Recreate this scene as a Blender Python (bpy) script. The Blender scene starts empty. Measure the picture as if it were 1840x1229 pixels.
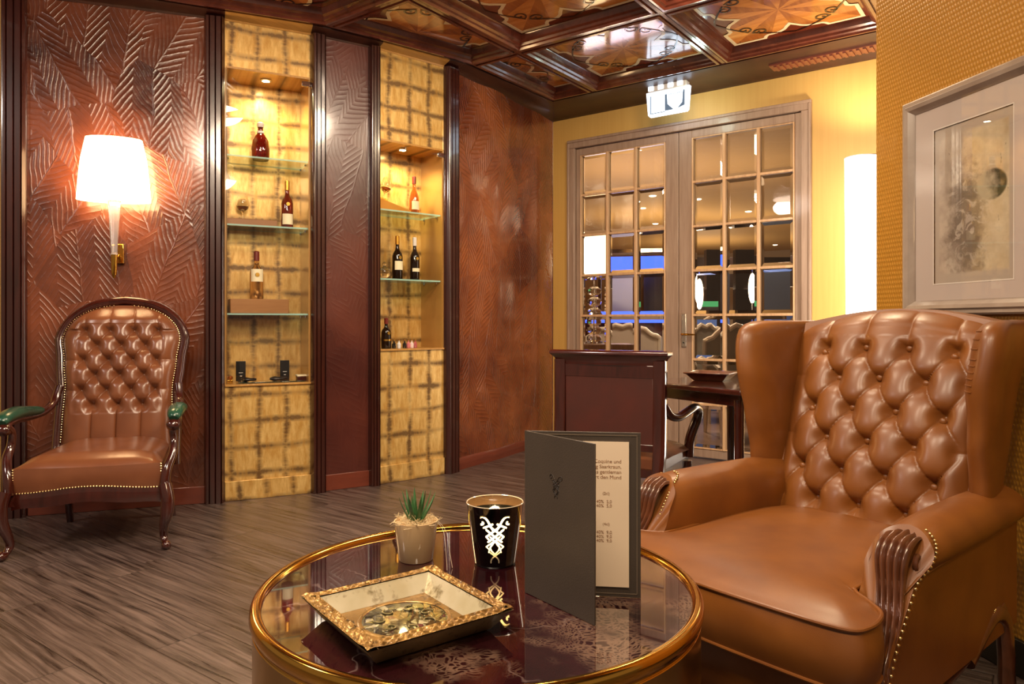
import bpy, bmesh, math, random
from mathutils import Vector, Matrix
random.seed(7)
PI = math.pi
COL = bpy.context.scene.collection
# ---------------------------------------------------------------- room frame
CA = math.radians(36.45)
CH = 1.05            # eye height
F = 1308.0           # focal length in pixels of the 1840 px wide frame
HY = 580.0           # horizon row
c_, s_ = math.cos(CA), math.sin(CA)
def W(X, Y, z=0.0):
    return Vector((X*c_ - Y*s_, X*s_ + Y*c_, z))
def at(px, D, z=0.0):
    return W((px-920)/F*D, D, z)
def on(px, py, z):
    D = (CH-z)*F/(py-HY)
    return at(px, D, z)
def zat(py, D):
    return CH + (HY-py)/F*D

# ---------------------------------------------------------------- mesh helpers
class MB:
    def __init__(s): s.v=[]; s.f=[]; s.m=[]
    def add(s, vs, fs, mi=0):
        o=len(s.v); s.v += [tuple(p) for p in vs]
        for f in fs: s.f.append([i+o for i in f]); s.m.append(mi)
        return s
    def box(s, x0,x1,y0,y1,z0,z1, mi=0):
        vs=[(x,y,z) for z in (z0,z1) for y in (y0,y1) for x in (x0,x1)]
        return s.add(vs,[(0,2,3,1),(4,5,7,6),(0,1,5,4),(2,6,7,3),(0,4,6,2),(1,3,7,5)],mi)
    def obox(s, c, ax, ay, az, mi=0):
        c=Vector(c); ax=Vector(ax); ay=Vector(ay); az=Vector(az)
        vs=[c+ax*i+ay*j+az*k for k in (-1,1) for j in (-1,1) for i in (-1,1)]
        return s.add(vs,[(0,2,3,1),(4,5,7,6),(0,1,5,4),(2,6,7,3),(0,4,6,2),(1,3,7,5)],mi)
    def grid(s, fn, nu, nv, mi=0, closeu=False, closev=False, flip=False):
        vs=[]; 
        for j in range(nv + (0 if closev else 1)):
            for i in range(nu + (0 if closeu else 1)):
                vs.append(fn(i/nu, j/nv))
        w = nu + (0 if closeu else 1); h = nv + (0 if closev else 1)
        fs=[]
        for j in range(nv):
            for i in range(nu):
                a=j*w+i; b=j*w+(i+1)%w; c=((j+1)%h)*w+(i+1)%w; d=((j+1)%h)*w+i
                fs.append((a,d,c,b) if flip else (a,b,c,d))
        return s.add(vs,fs,mi)
    def lathe(s, prof, c=(0,0,0), n=32, mi=0, cap=True, ax=None):
        vs=[]; fs=[]
        for r,z in prof:
            for k in range(n):
                a=2*PI*k/n; vs.append((c[0]+r*math.cos(a), c[1]+r*math.sin(a), c[2]+z))
        for j in range(len(prof)-1):
            for k in range(n):
                fs.append((j*n+k, j*n+(k+1)%n, (j+1)*n+(k+1)%n, (j+1)*n+k))
        if cap:
            fs.append(tuple(range(n))[::-1]); fs.append(tuple((len(prof)-1)*n+k for k in range(n)))
        if ax is not None:
            q=Vector((0,0,1)).rotation_difference(Vector(ax).normalized()); cc=Vector(c)
            vs=[cc+q@(Vector(p)-cc) for p in vs]
        return s.add(vs,fs,mi)
    def tube(s, pts, rad, n=10, mi=0, closed=False, sq=None, up=None):
        """sweep an ellipse (rad = number, (a,b) or list) along pts"""
        P=[Vector(p) for p in pts]; N=len(P)
        def R(i):
            r = rad[i] if isinstance(rad,list) else rad
            return (r,r) if not isinstance(r,tuple) else r
        T=[]
        for i in range(N):
            if closed: t=P[(i+1)%N]-P[i-1]
            else: t=P[min(i+1,N-1)]-P[max(i-1,0)]
            T.append(t.normalized())
        u = Vector(up) if up else (Vector((0,0,1)) if abs(T[0].z)<.9 else Vector((0,1,0)))
        vs=[]; fs=[]
        for i in range(N):
            t=T[i]
            if up: u=Vector(up)
            nn=(u-t*u.dot(t)).normalized(); b=t.cross(nn); u=nn
            a_,b_=R(i)
            for k in range(n):
                an=2*PI*k/n; ca,sa=math.cos(an),math.sin(an)
                if sq:
                    e=2.0/sq; ca=math.copysign(abs(ca)**e,ca); sa=math.copysign(abs(sa)**e,sa)
                vs.append(P[i]+b*(a_*ca)+nn*(b_*sa))
        M = N if closed else N-1
        for i in range(M):
            for k in range(n):
                j=(i+1)%N; fs.append((i*n+k, i*n+(k+1)%n, j*n+(k+1)%n, j*n+k))
        if not closed:
            fs.append(tuple(range(n))[::-1]); fs.append(tuple((N-1)*n+k for k in range(n)))
        return s.add(vs,fs,mi)
    def ball(s, c, r, n=10, m=6, mi=0):
        rx,ry,rz = r if isinstance(r,tuple) else (r,r,r)
        vs=[(c[0],c[1],c[2]-rz)]
        for j in range(1,m):
            t=PI*j/m
            for k in range(n):
                a=2*PI*k/n; vs.append((c[0]+rx*math.sin(t)*math.cos(a), c[1]+ry*math.sin(t)*math.sin(a), c[2]-rz*math.cos(t)))
        vs.append((c[0],c[1],c[2]+rz)); L=len(vs)-1; fs=[]
        for k in range(n):
            fs.append((0,1+(k+1)%n,1+k)); fs.append((L,1+(m-2)*n+k,1+(m-2)*n+(k+1)%n))
            for j in range(m-2): fs.append((1+j*n+k,1+j*n+(k+1)%n,1+(j+1)*n+(k+1)%n,1+(j+1)*n+k))
        return s.add(vs,fs,mi)
    def prism(s, poly, z0, z1, mi=0, plane='xy', w=None):
        n=len(poly)
        def P(p,q):
            return {'xy':(p[0],p[1],q),'xz':(p[0],q,p[1]),'yz':(q,p[0],p[1])}[plane]
        vs=[P(p,z0) for p in poly]+[P(p,z1) for p in poly]
        fs=[tuple(range(n))[::-1], tuple(range(n,2*n))]+[(i,(i+1)%n,n+(i+1)%n,n+i) for i in range(n)]
        return s.add(vs,fs,mi)
    def strip(s, pts, w, z, t=0.001, mi=0, closed=False):
        """flat ribbon in xy with mitred joints at height z (extruded downwards by t)"""
        P=[Vector((p[0],p[1])) for p in pts]; N=len(P); L=[];R=[]
        for i in range(N):
            a=P[i-1] if (closed or i>0) else None; b=P[(i+1)%N] if (closed or i<N-1) else None
            d1=(P[i]-a).normalized() if a is not None else (b-P[i]).normalized()
            d2=(b-P[i]).normalized() if b is not None else d1
            n1=Vector((-d1.y,d1.x)); n2=Vector((-d2.y,d2.x)); m=(n1+n2)
            m = n1 if m.length<1e-4 else m.normalized()
            k=min(2.0,1/max(.4,m.dot(n1)))
            L.append(P[i]+m*w/2*k); R.append(P[i]-m*w/2*k)
        M=N if closed else N-1
        for i in range(M):
            j=(i+1)%N
            q=[L[i],L[j],R[j],R[i]]
            vs=[(p.x,p.y,z) for p in q]+[(p.x,p.y,z-t) for p in q]
            s.add(vs,[(0,1,2,3),(7,6,5,4),(0,4,5,1),(2,6,7,3),(1,5,6,2),(3,7,4,0)],mi)
        return s
    def build(s, name, mats, parent=None, smooth=True, ang=40, bevel=0, sub=0, loc=None, rz=0.0, fixn=True):
        me=bpy.data.meshes.new(name); me.from_pydata(s.v,[],s.f)
        if not isinstance(mats,(list,tuple)): mats=[mats]
        for m in mats: me.materials.append(m)
        if len(mats)>1: me.polygons.foreach_set('material_index', s.m)
        if fixn:
            bm=bmesh.new(); bm.from_mesh(me); bmesh.ops.recalc_face_normals(bm, faces=bm.faces); bm.to_mesh(me); bm.free()
        me.validate()
        if smooth:
            me.polygons.foreach_set('use_smooth',[True]*len(me.polygons))
            me.set_sharp_from_angle(angle=math.radians(ang))
        me.update()
        o=bpy.data.objects.new(name,me); COL.objects.link(o)
        if parent: o.parent=parent
        if loc is not None: o.location=loc
        o.rotation_euler.z=rz
        if bevel:
            b=o.modifiers.new('bevel','BEVEL'); b.width=bevel; b.segments=2; b.limit_method='ANGLE'; b.angle_limit=math.radians(50)
            b.harden_normals=False
        if sub:
            q=o.modifiers.new('sub','SUBSURF'); q.levels=sub; q.render_levels=sub
        return o
def tag(o, label=None, cat=None, group=None, kind=None):
    if label: o['label']=label
    if cat: o['category']=cat
    if group: o['group']=group
    if kind: o['kind']=kind
    return o
def thing(name, label, cat, loc=(0,0,0), rz=0.0, group=None, kind=None):
    o=bpy.data.objects.new(name,None); COL.objects.link(o); o.location=loc; o.rotation_euler.z=rz
    o.empty_display_size=.1
    return tag(o,label,cat,group,kind)
def kids(o): return [c for c in bpy.data.objects if c.parent==o]
def copy_tree(o, parent=None):
    c=o.copy(); COL.objects.link(c)
    if parent: c.parent=parent
    for ch in kids(o): copy_tree(ch,c)
    return c
def lerp(a,b,t): return a+(b-a)*t
def clamp(x,a=0.0,b=1.0): return max(a,min(b,x))
def sm(a,b,x):
    t=clamp((x-a)/(b-a)); return t*t*(3-2*t)
def spline(pts, n=8):
    """Catmull-Rom through pts"""
    P=[Vector(p) for p in pts]; out=[]
    for i in range(len(P)-1):
        p0=P[max(i-1,0)];p1=P[i];p2=P[i+1];p3=P[min(i+2,len(P)-1)]
        for k in range(n):
            t=k/n; out.append(.5*((2*p1)+(p2-p0)*t+(2*p0-5*p1+4*p2-p3)*t*t+(3*p1-p0-3*p2+p3)*t**3))
    out.append(P[-1]); return out
def interp(tab, x):
    if x<=tab[0][0]: return tab[0][1]
    for (a,b),(c,d) in zip(tab,tab[1:]):
        if x<=c:
            t=(x-a)/(c-a); t=t*t*(3-2*t) ; return b+(d-b)*t
    return tab[-1][1]
# ---------------------------------------------------------------- materials
def hexc(h):
    h=h.lstrip('#'); r=[int(h[i:i+2],16)/255 for i in (0,2,4)]
    return tuple((x/12.92 if x<=.04045 else ((x+.055)/1.055)**2.4) for x in r)+(1,)
class NT:
    def __init__(s,name):
        s.m=bpy.data.materials.new(name); s.m.use_nodes=True; s.t=s.m.node_tree; s.t.nodes.clear()
        s.out=s.n('ShaderNodeOutputMaterial')
    def n(s,t,**k):
        x=s.t.nodes.new(t)
        for a,b in k.items():
            if a.startswith('i_'):
                key=a[2:]; key=int(key) if key.isdigit() else key.replace('_',' ')
                s.set(x,key,b)
            else: setattr(x,a,b)
        return x
    def set(s,x,key,v):
        if hasattr(v,'bl_idname') and hasattr(v,'outputs'): v=v.outputs[0]
        if isinstance(v,bpy.types.NodeSocket): s.t.links.new(v,x.inputs[key])
        else: x.inputs[key].default_value=v
    def math(s,op,a,b=None,c=None,cl=False):
        x=s.n('ShaderNodeMath',operation=op); x.use_clamp=cl
        s.set(x,0,a)
        if b is not None: s.set(x,1,b)
        if c is not None: s.set(x,2,c)
        return x.outputs[0]
    def vec(s,x,y,z=0.0):
        q=s.n('ShaderNodeCombineXYZ'); s.set(q,0,x); s.set(q,1,y); s.set(q,2,z); return q.outputs[0]
    def obj(s): return s.n('ShaderNodeTexCoord').outputs['Object']
    def sep(s,v):
        q=s.n('ShaderNodeSeparateXYZ'); s.set(q,0,v); return q.outputs
    def noise(s,v,scale,detail=3,rough=.5,dist=0,dims='3D'):
        q=s.n('ShaderNodeTexNoise',noise_dimensions=dims); s.set(q,'Vector',v); s.set(q,'Scale',scale); s.set(q,'Detail',detail); s.set(q,'Roughness',rough); s.set(q,'Distortion',dist); return q.outputs[0]
    def map(s,v,sc=(1,1,1),rot=(0,0,0),loc=(0,0,0)):
        q=s.n('ShaderNodeMapping'); s.set(q,'Vector',v); q.inputs['Scale'].default_value=sc; q.inputs['Rotation'].default_value=rot; q.inputs['Location'].default_value=loc; return q.outputs[0]
    def ramp(s,f,stops,interp='LINEAR'):
        q=s.n('ShaderNodeValToRGB'); q.color_ramp.interpolation=interp; s.set(q,0,f)
        e=q.color_ramp.elements
        while len(e)<len(stops): e.new(.5)
        for el,(p,c) in zip(e,stops):
            el.position=p; el.color=hexc(c) if isinstance(c,str) else (c,c,c,1)
        return q.outputs[0]
    def mix(s,f,a,b,bt='MIX'):
        q=s.n('ShaderNodeMix',data_type='RGBA',blend_type=bt); s.set(q,0,f)
        s.set(q,6,hexc(a) if isinstance(a,str) else a); s.set(q,7,hexc(b) if isinstance(b,str) else b); return q.outputs[2]
    def bump(s,h,st=.3,d=.01,nrm=None):
        q=s.n('ShaderNodeBump'); s.set(q,'Strength',st); s.set(q,'Distance',d); s.set(q,'Height',h)
        if nrm is not None: s.set(q,'Normal',nrm)
        return q.outputs[0]
    def pbr(s,col,rough=.5,metal=0,nrm=None,**k):
        q=s.n('ShaderNodeBsdfPrincipled'); s.set(q,'Base Color',hexc(col) if isinstance(col,str) else col); s.set(q,'Roughness',rough); s.set(q,'Metallic',metal)
        if nrm is not None: s.set(q,'Normal',nrm)
        for a,b in k.items(): s.set(q,a.replace('_',' '),b)
        s.t.links.new(q.outputs[0],s.out.inputs[0]); return s.m
def plain(name,col,rough=.5,metal=0,**k): return NT(name).pbr(col,rough,metal,**k)
def emit(name,col,st):
    n=NT(name); q=n.n('ShaderNodeEmission'); n.set(q,0,hexc(col)); n.set(q,1,st); n.t.links.new(q.outputs[0],n.out.inputs[0]); return n.m
def thin_glass(name,tint='#ffffff',ior=1.45,rough=0.0,gl=1.0):
    n=NT(name); t=n.n('ShaderNodeBsdfTransparent'); n.set(t,0,hexc(tint)); g=n.n('ShaderNodeBsdfGlossy'); n.set(g,'Roughness',rough)
    f=n.n('ShaderNodeFresnel'); n.set(f,'IOR',n.math('ADD',ior,n.math('MULTIPLY',n.n('ShaderNodeNewGeometry').outputs['Backfacing'],1/ior-ior))); m=n.n('ShaderNodeMixShader'); n.set(m,0,n.math('MULTIPLY',f.outputs[0],gl)); n.set(m,1,t); n.set(m,2,g)
    n.t.links.new(m.outputs[0],n.out.inputs[0]); return n.m
def real_glass(name,col='#ffffff',ior=1.45,rough=0.0):
    n=NT(name); q=n.n('ShaderNodeBsdfGlass'); n.set(q,0,hexc(col)); n.set(q,'IOR',ior); n.set(q,'Roughness',rough); n.t.links.new(q.outputs[0],n.out.inputs[0]); return n.m

def leather(name,c1,c2,rough=.38,grain=.12):
    n=NT(name); v=n.obj(); a=n.noise(v,7,3); col=n.mix(n.ramp(a,[(.3,0),(.7,1)]),c1,c2)
    h=n.n('ShaderNodeTexVoronoi',i_Scale=420.0); n.set(h,'Vector',v)
    return n.pbr(col,n.math('MULTIPLY_ADD',a,.12,rough-.06),0,n.bump(h.outputs[0],grain,.0006),Coat_Weight=.25,Coat_Roughness=.25)
M={}
M['leather_tan']=leather('tan_leather','#86501e','#714018',.42)
M['leather_brown']=leather('brown_leather','#7c4a2e','#6a3c24',.30)
M['leather_dark']=leather('dark_brown_leather','#4f231b','#432019',.4)
M['leather_green']=leather('green_leather','#1f4f3c','#173c30',.25)
def wood(name,c1,c2,rough=.25,sc=(3,40,40),coat=.6,bump=.05):
    n=NT(name); v=n.map(n.obj(),sc); a=n.noise(v,1.0,5,.6,.6); col=n.mix(n.ramp(a,[(.3,0),(.7,1)]),c1,c2)
    return n.pbr(col,rough,0,n.bump(a,bump,.002),Coat_Weight=coat,Coat_Roughness=.08)
M['mahogany']=wood('dark_mahogany','#2c0d08','#451912',.2,(30,30,4),1.0)
M['wood_dark']=wood('dark_moulding_wood','#240e0a','#3c1812',.25,(30,30,3),.9)
M['wood_ceiling']=wood('ceiling_moulding_wood','#4a1f15','#6b3424',.22,(8,8,8),.9)
M['wood_carved']=wood('carved_walnut','#4a2817','#6a3d26',.28,(20,20,20),.8,.1)
M['wood_inlay_light']=wood('light_marquetry_wood','#d58c44','#b56a2a',.16,(3,26,1),1.0,.02)
M['wood_inlay_mid']=wood('amber_marquetry_wood','#b06a30','#8f4c1e',.16,(24,3,1),1.0,.02)
M['wood_inlay_red']=wood('red_brown_marquetry_wood','#6b2c18','#54200f',.16,(10,10,1),1.0,.02)
M['inlay_white']=plain('pale_inlay','#e3cfa6',.25,0,Coat_Weight=.8)
M['inlay_black']=plain('black_inlay','#1c0a06',.25,0,Coat_Weight=.8)
M['brass']=plain('polished_brass','#d8a548',.14,1)
M['brass_band']=plain('satin_brass','#b99a62',.2,1)
M['gold_nail']=plain('brass_nailheads','#f0d69a',.25,1)
M['chrome']=plain('chrome','#d8d8dc',.08,1)
M['white_paint']=plain('white_paint','#d9d4cf',.4)
M['black_plastic']=plain('black_satin','#0a0a0b',.3)
M['glass_thin']=thin_glass('clear_glass_sheet',gl=.9)
M['glass_shelf']=thin_glass('shelf_glass','#f1fbf7')
M['glass_edge']=plain('green_glass_edge','#c4f2e4',.12,0,Transmission_Weight=.5)
M['glass']=real_glass('crystal_glass')
M['glass_pane']=real_glass('door_pane_glass','#fff8f0')
# embossed, lacquered leather wall cladding with overlapping feather chevrons
def feather(name,c1,c2,scale=2.3,seed=0.0,st=.55,rough=.3):
    n=NT(name); x,y,z=n.sep(n.obj())
    w=n.noise(n.vec(x,z,seed),2.2,2); 
    p=n.vec(n.math('MULTIPLY_ADD',w,.10,n.math('ADD',x,seed*3.1)),n.math('MULTIPLY_ADD',w,.10,n.math('MULTIPLY',z,.75)),0.0)
    vo=n.n('ShaderNodeTexVoronoi',voronoi_dimensions='2D',feature='F1'); n.set(vo,'Vector',p); n.set(vo,'Scale',scale); n.set(vo,'Randomness',.9)
    r=n.sep(vo.outputs['Color'])
    ang=n.math('MULTIPLY_ADD',r[0],1.5,-.75)
    d=n.n('ShaderNodeVectorMath',operation='SUBTRACT'); n.set(d,0,p); n.set(d,1,vo.outputs['Position'])
    ro=n.n('ShaderNodeVectorRotate',rotation_type='Z_AXIS'); n.set(ro,'Vector',d); n.set(ro,'Angle',ang)
    lx,ly,lz=n.sep(ro.outputs[0]); lx=n.math('SUBTRACT',n.math('PINGPONG',n.math('ADD',lx,.05),.10),.0)
    fl=n.math('SIGN',n.math('SUBTRACT',r[1],.4))
    t=n.math('MULTIPLY_ADD',n.math('ABSOLUTE',lx),n.math('MULTIPLY',fl,1.15),ly)
    t=n.math('MULTIPLY_ADD',n.noise(n.vec(x,z,3.0),7,2),.022,t)
    wv=n.math('ABSOLUTE',n.math('SINE',n.math('MULTIPLY',t,88.0)))
    ridge=n.math('MAXIMUM',n.math('SUBTRACT',1.0,n.math('POWER',wv,.38)),n.ramp(n.math('ABSOLUTE',lx),[(0,1),(.006,0)]))
    msk=n.ramp(n.noise(n.vec(x,z,7.0+seed),3.5,3),[(.28,.25),(.54,1)])
    h=n.math('MULTIPLY',ridge,msk)
    h=n.math('ADD',h,n.math('MULTIPLY',n.noise(n.vec(x,z,1.0),14,4,.6),.9))
    a=n.noise(n.vec(x,z,11.0+seed),1.7,4,.6)
    f=n.math('MULTIPLY_ADD',r[2],.12,n.math('MULTIPLY',a,.95))
    col=n.mix(n.ramp(f,[(.35,0),(.75,1)]),c1,c2)
    return n.pbr(col,n.math('MULTIPLY_ADD',a,.2,rough-.12),0,n.bump(h,st*.8,.006),Coat_Weight=.7,Coat_Roughness=.12)
M['feather']=feather('embossed_feather_leather','#2a0f0b','#7e4022',3.0,0.0,.58,.3)
M['feather2']=feather('embossed_feather_leather_right','#562414','#9c5830',2.7,2.0,.95,.28)
M['feather3']=feather('embossed_feather_leather_strip','#3a1614','#58261b',3.0,5.0,.22,.36)
def goldleaf(name,seed=0.0,base='#c6974c',hi='#e8c47c'):
    n=NT(name); x,y,z=n.sep(n.obj())
    wob=n.noise(n.vec(x,z,seed),3.0,2)
    def band(c,off,ph):
        q=n.math('MULTIPLY_ADD',c,1/.155,ph); q=n.math('MULTIPLY_ADD',wob,off,q)
        q=n.math('ABSOLUTE',n.math('SUBTRACT',n.math('FRACT',q),.5))
        return n.ramp(q,[(.0,1.0),(.22,0.0)])
    ny=n.noise(n.vec(n.math('MULTIPLY',x,40),n.math('MULTIPLY',z,9),seed),1.0,4,.65)
    nx=n.noise(n.vec(n.math('MULTIPLY',x,12),n.math('MULTIPLY',z,50),seed+4),1.0,4,.65)
    big=n.noise(n.vec(x,z,seed+2),5.5,3)
    b=n.math('MAXIMUM',n.math('MULTIPLY',band(x,.35,.1+seed),nx),n.math('MULTIPLY',band(z,.3,.35),ny))
    b=n.math('MULTIPLY',b,1.25)
    b=n.math('MULTIPLY',b,n.ramp(big,[(.3,.35),(.62,1.0)]))
    b=n.ramp(b,[(.10,0),(.50,1)])
    fib=n.ramp(ny,[(.35,0),(.7,1)])
    col=n.mix(fib,base,hi); col=n.mix(n.math('MULTIPLY',b,.85),col,'#4a2a0c')
    return n.pbr(col,n.math('MULTIPLY_ADD',b,.2,.3),.35,n.bump(ny,.15,.002),Coat_Weight=.35,Coat_Roughness=.15)
M['gold']=goldleaf('gold_leaf_panel'); M['gold2']=goldleaf('gold_leaf_panel_b',3.7)
M['gold_plain']=wood('gold_strip','#b98a48','#a1743a',.3,(60,4,2),.3,.03)
def wallpaper(name,c1,c2,sc=1.0):
    n=NT(name); x,y,z=n.sep(n.obj())
    u=n.math('MULTIPLY',x,60*sc); v=n.math('MULTIPLY',z,42*sc)
    sh=n.math('MULTIPLY',n.math('FLOOR',v),.5)
    fu=n.math('SUBTRACT',n.math('FRACT',n.math('ADD',u,sh)),.5); fv=n.math('SUBTRACT',n.math('FRACT',v),.5)
    d=n.math('SQRT',n.math('ADD',n.math('MULTIPLY',fu,fu),n.math('MULTIPLY',fv,fv)))
    h=n.ramp(d,[(.1,1),(.45,0)])
    col=n.mix(n.math('MULTIPLY',h,.55),c1,c2)
    return n.pbr(col,.42,0,n.bump(h,.5,.003),Coat_Weight=.15)
M['ochre_paper']=wallpaper('ochre_dotted_wallpaper','#a87420','#cf9a3e',1.4)
def plaster(name,c1,c2):
    n=NT(name); v=n.obj(); x,y,z=n.sep(v); a=n.noise(n.vec(n.math('MULTIPLY',x,50),y,n.math('MULTIPLY',z,2)),1.0,3)
    return n.pbr(n.mix(a,c1,c2),.5,0,n.bump(a,.05,.002))
M['ochre_wall']=plaster('ochre_silk_wall','#cba45c','#bf954c')
M['door_wood']=wood('limed_grey_brown_wood','#a08775','#8a705e',.4,(40,40,3),.15,.05)
M['door_muntin']=wood('pale_muntin_wood','#d0aa82','#b58d68',.35,(40,40,3),.3,.03)
M['skirting']=wood('red_brown_skirting','#5f2a1c','#6f3322',.35,(4,30,30),.5)
M['wood_crown']=wood('dark_cornice_wood','#2c140e','#432216',.42,(6,6,6),.15)
# floor planks
def floor_mat():
    n=NT('dark_wood_floor'); v=n.obj(); x,y,z=n.sep(v)
    row=n.math('FLOOR',n.math('MULTIPLY',y,1/.2))
    r1=n.n('ShaderNodeTexWhiteNoise',noise_dimensions='1D'); n.set(r1,'W',row)
    xs=n.math('MULTIPLY_ADD',r1.outputs[0],1.2,x)
    colm=n.math('FLOOR',n.math('MULTIPLY',xs,1/1.2))
    r2=n.n('ShaderNodeTexWhiteNoise',noise_dimensions='2D'); n.set(r2,'Vector',n.vec(row,colm,0.0))
    fy=n.math('FRACT',n.math('MULTIPLY',y,1/.2)); fx=n.math('FRACT',n.math('MULTIPLY',xs,1/1.2))
    ey=n.math('MINIMUM',fy,n.math('SUBTRACT',1.0,fy)); ex=n.math('MULTIPLY',n.math('MINIMUM',fx,n.math('SUBTRACT',1.0,fx)),6.0)
    gap=n.ramp(n.math('MINIMUM',ex,ey),[(.0,0),(.014,1)])
    off=n.math('MULTIPLY',r2.outputs[0],13.0)
    wv=n.noise(n.vec(n.math('MULTIPLY',x,1.3),n.math('MULTIPLY',y,4),off),1.0,2)
    yy=n.math('MULTIPLY_ADD',wv,.06,y)
    g1=n.noise(n.vec(n.math('MULTIPLY',x,1.6),n.math('MULTIPLY',yy,75),off),1.0,5,.7)
    g2=n.noise(n.vec(n.math('MULTIPLY',x,3),n.math('MULTIPLY',yy,28),off),1.0,4,.6,.5)
    gr=n.ramp(n.math('MULTIPLY_ADD',g1,.6,n.math('MULTIPLY',g2,.4)),[(.38,0),(.6,1)])
    big=n.noise(n.vec(x,y,2.0),1.3,3)
    c=n.mix(gr,'#1c1310','#6f5d57'); c=n.mix(n.ramp(r2.outputs[0],[(0,0),(1,.35)]),c,'#43342f')
    c=n.mix(n.math('MULTIPLY',gap,.75),n.mix(.3,c,'#b7a999'),c) if False else n.mix(gap,'#1a110e',c)
    h=n.math('ADD',n.math('MULTIPLY',gr,.6),gap)
    return n.pbr(c,n.math('MULTIPLY_ADD',gr,.18,.26),0,n.bump(h,.45,.003),Coat_Weight=.15,Coat_Roughness=.25)
M['floor']=floor_mat()
def marble():
    n=NT('burgundy_marble_top'); v=n.obj()
    w=n.noise(v,5,4,.6); wc=n.n('ShaderNodeTexNoise',i_Scale=4.0,i_Detail=4.0); n.set(wc,'Vector',v)
    q=n.n('ShaderNodeVectorMath',operation='MULTIPLY_ADD'); n.set(q,0,wc.outputs['Color']); q.inputs[1].default_value=(.35,.35,.35); n.set(q,2,v)
    vo=n.n('ShaderNodeTexVoronoi',feature='DISTANCE_TO_EDGE',i_Scale=4.2); n.set(vo,'Vector',q.outputs[0])
    vein=n.math('MULTIPLY',n.ramp(vo.outputs[0],[(0,1),(.012,0)]),n.ramp(n.noise(v,3.1,2),[(.45,0),(.62,1)]))
    base=n.mix(n.ramp(w,[(.35,0),(.7,1)]),'#1c070b','#3b1219')
    x,y,z=n.sep(v)
    sp=n.n('ShaderNodeTexVoronoi',feature='DISTANCE_TO_EDGE',i_Scale=95.0); n.set(sp,'Vector',q.outputs[0])
    reg=n.ramp(n.math('ADD',n.noise(v,4.3,3,.6),n.math('MULTIPLY_ADD',n.math('SUBTRACT',x,y),.28,-.02)),[(.56,0),(.66,1)])
    spk=n.math('MULTIPLY',n.ramp(sp.outputs[0],[(.1,1),(.22,0)]),reg)
    c=n.mix(n.math('MULTIPLY',spk,.45),base,'#9c7b66'); c=n.mix(n.math('MULTIPLY',vein,.6),c,'#b39a94')
    return n.pbr(c,.05,0,None,Coat_Weight=1.0,Coat_Roughness=.01,Coat_IOR=1.8)
M['marble']=marble()
# ================================================================= THE ROOM
WT = 2.83     # top of the walls
BZ = 2.86     # underside of the ceiling beams
PZ = 2.93     # coffer panels
# floor (main room + lounge behind the doors)
MB().box(-9,7,-3,19,-.05,0).build('floor',M['floor'],smooth=False)['kind']='structure'

# left wall: a chain of upright facets following the curved wall
PTS={'a0':None,'a':W(-2.748,3.928),'b':W(-1.784,4.25),'c':W(-1.688,4.28),'d':W(-1.245,4.50),'e':W(-.869,4.735),'f':W(-.476,5.06),'g':W(-.402,5.16),'h':W(.364,6.44)}
def ang(p,q): return math.atan2(q.y-p.y,q.x-p.x)
def facet(p,q):
    p=PTS[p]; q=PTS[q]; return p, ang(p,q), (q-p).length
def struct(mb,name,m,loc=None,rz=0,**k):
    o=mb.build(name,m,loc=loc,rz=rz,**k); o['kind']='structure'; return o
def moulded_post(name,p,rz,x0,x1,z1=WT,depth=.05,parent=None):
    """upright with reeded mouldings, local x across, face at -y"""
    prof=[]; n=28; w=x1-x0
    for i in range(n+1):
        u=i/n
        d=depth*(.55+.45*sm(0,.12,u)*sm(0,.12,1-u))
        d-= .012*(abs(math.sin(u*PI*3.5))<.35)
        prof.append((x0+u*w,-d))
    poly=prof+[(x1,.04),(x0,.04)]
    mb=MB().prism(poly,0,z1)
    o=mb.build(name,M['wood_dark'],loc=p,rz=rz,ang=50,parent=parent)
    if not parent: o['kind']='structure'
    return o
# facet a-b : feather leather panel
p,rz,L=facet('a','b')
wl=struct(MB().box(-2.2,-.012,0,.1,0,2.95),'wall_left',M['ochre_wall'],p,rz)
lp=struct(MB().box(0,L,0,.08,0,WT+.12),'wall_left_panelled',M['feather'],p,rz)
struct(MB().box(.12,L,-.018,.0,0,.10),'baseboard_left',M['skirting'],p,rz,bevel=.003)
moulded_post('trim_1',p,rz,-.006,.115)
q,rz2,L2=facet('b','c'); moulded_post('trim_2',PTS['b'],rz2,-.012,L2+.0)
p,rz,L=facet('d','e')
struct(MB().box(0,L,0,.08,0,WT+.12),'wall_left_pier',M['feather3'],p,rz)
struct(MB().box(.09,L-.06,-.014,.0,0,.10),'baseboard_pier',M['skirting'],p,rz,bevel=.003)
moulded_post('trim_3',p,rz,-.002,.09); moulded_post('trim_4',p,rz,L-.07,L+.002)
p,rz,L=facet('f','g'); moulded_post('trim_5',p,rz,0,L)
# last leather panel bows gently
p,rz,L=facet('g','h'); PGH=(p.copy(),rz,L)
mb=MB()
def wv(x): return -.012*math.sin(x/L*PI*1.0)+.006*math.sin(x*9)
mb.grid(lambda u,v:(u*L,wv(u*L),v*(WT+.05)),40,2)
mb.grid(lambda u,v:(u*L,.08,v*(WT+.05)),40,2)
struct(mb,'wall_left_end',M['feather2'],p,rz,fixn=False)
struct(MB().grid(lambda u,v:(u*L,wv(u*L)-.014 if v<.99 else wv(u*L),.085*min(1,v*1.1)),30,3).box(0,L,-.002,.07,0,.05),'baseboard_end',M['skirting'],p,rz)

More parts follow.
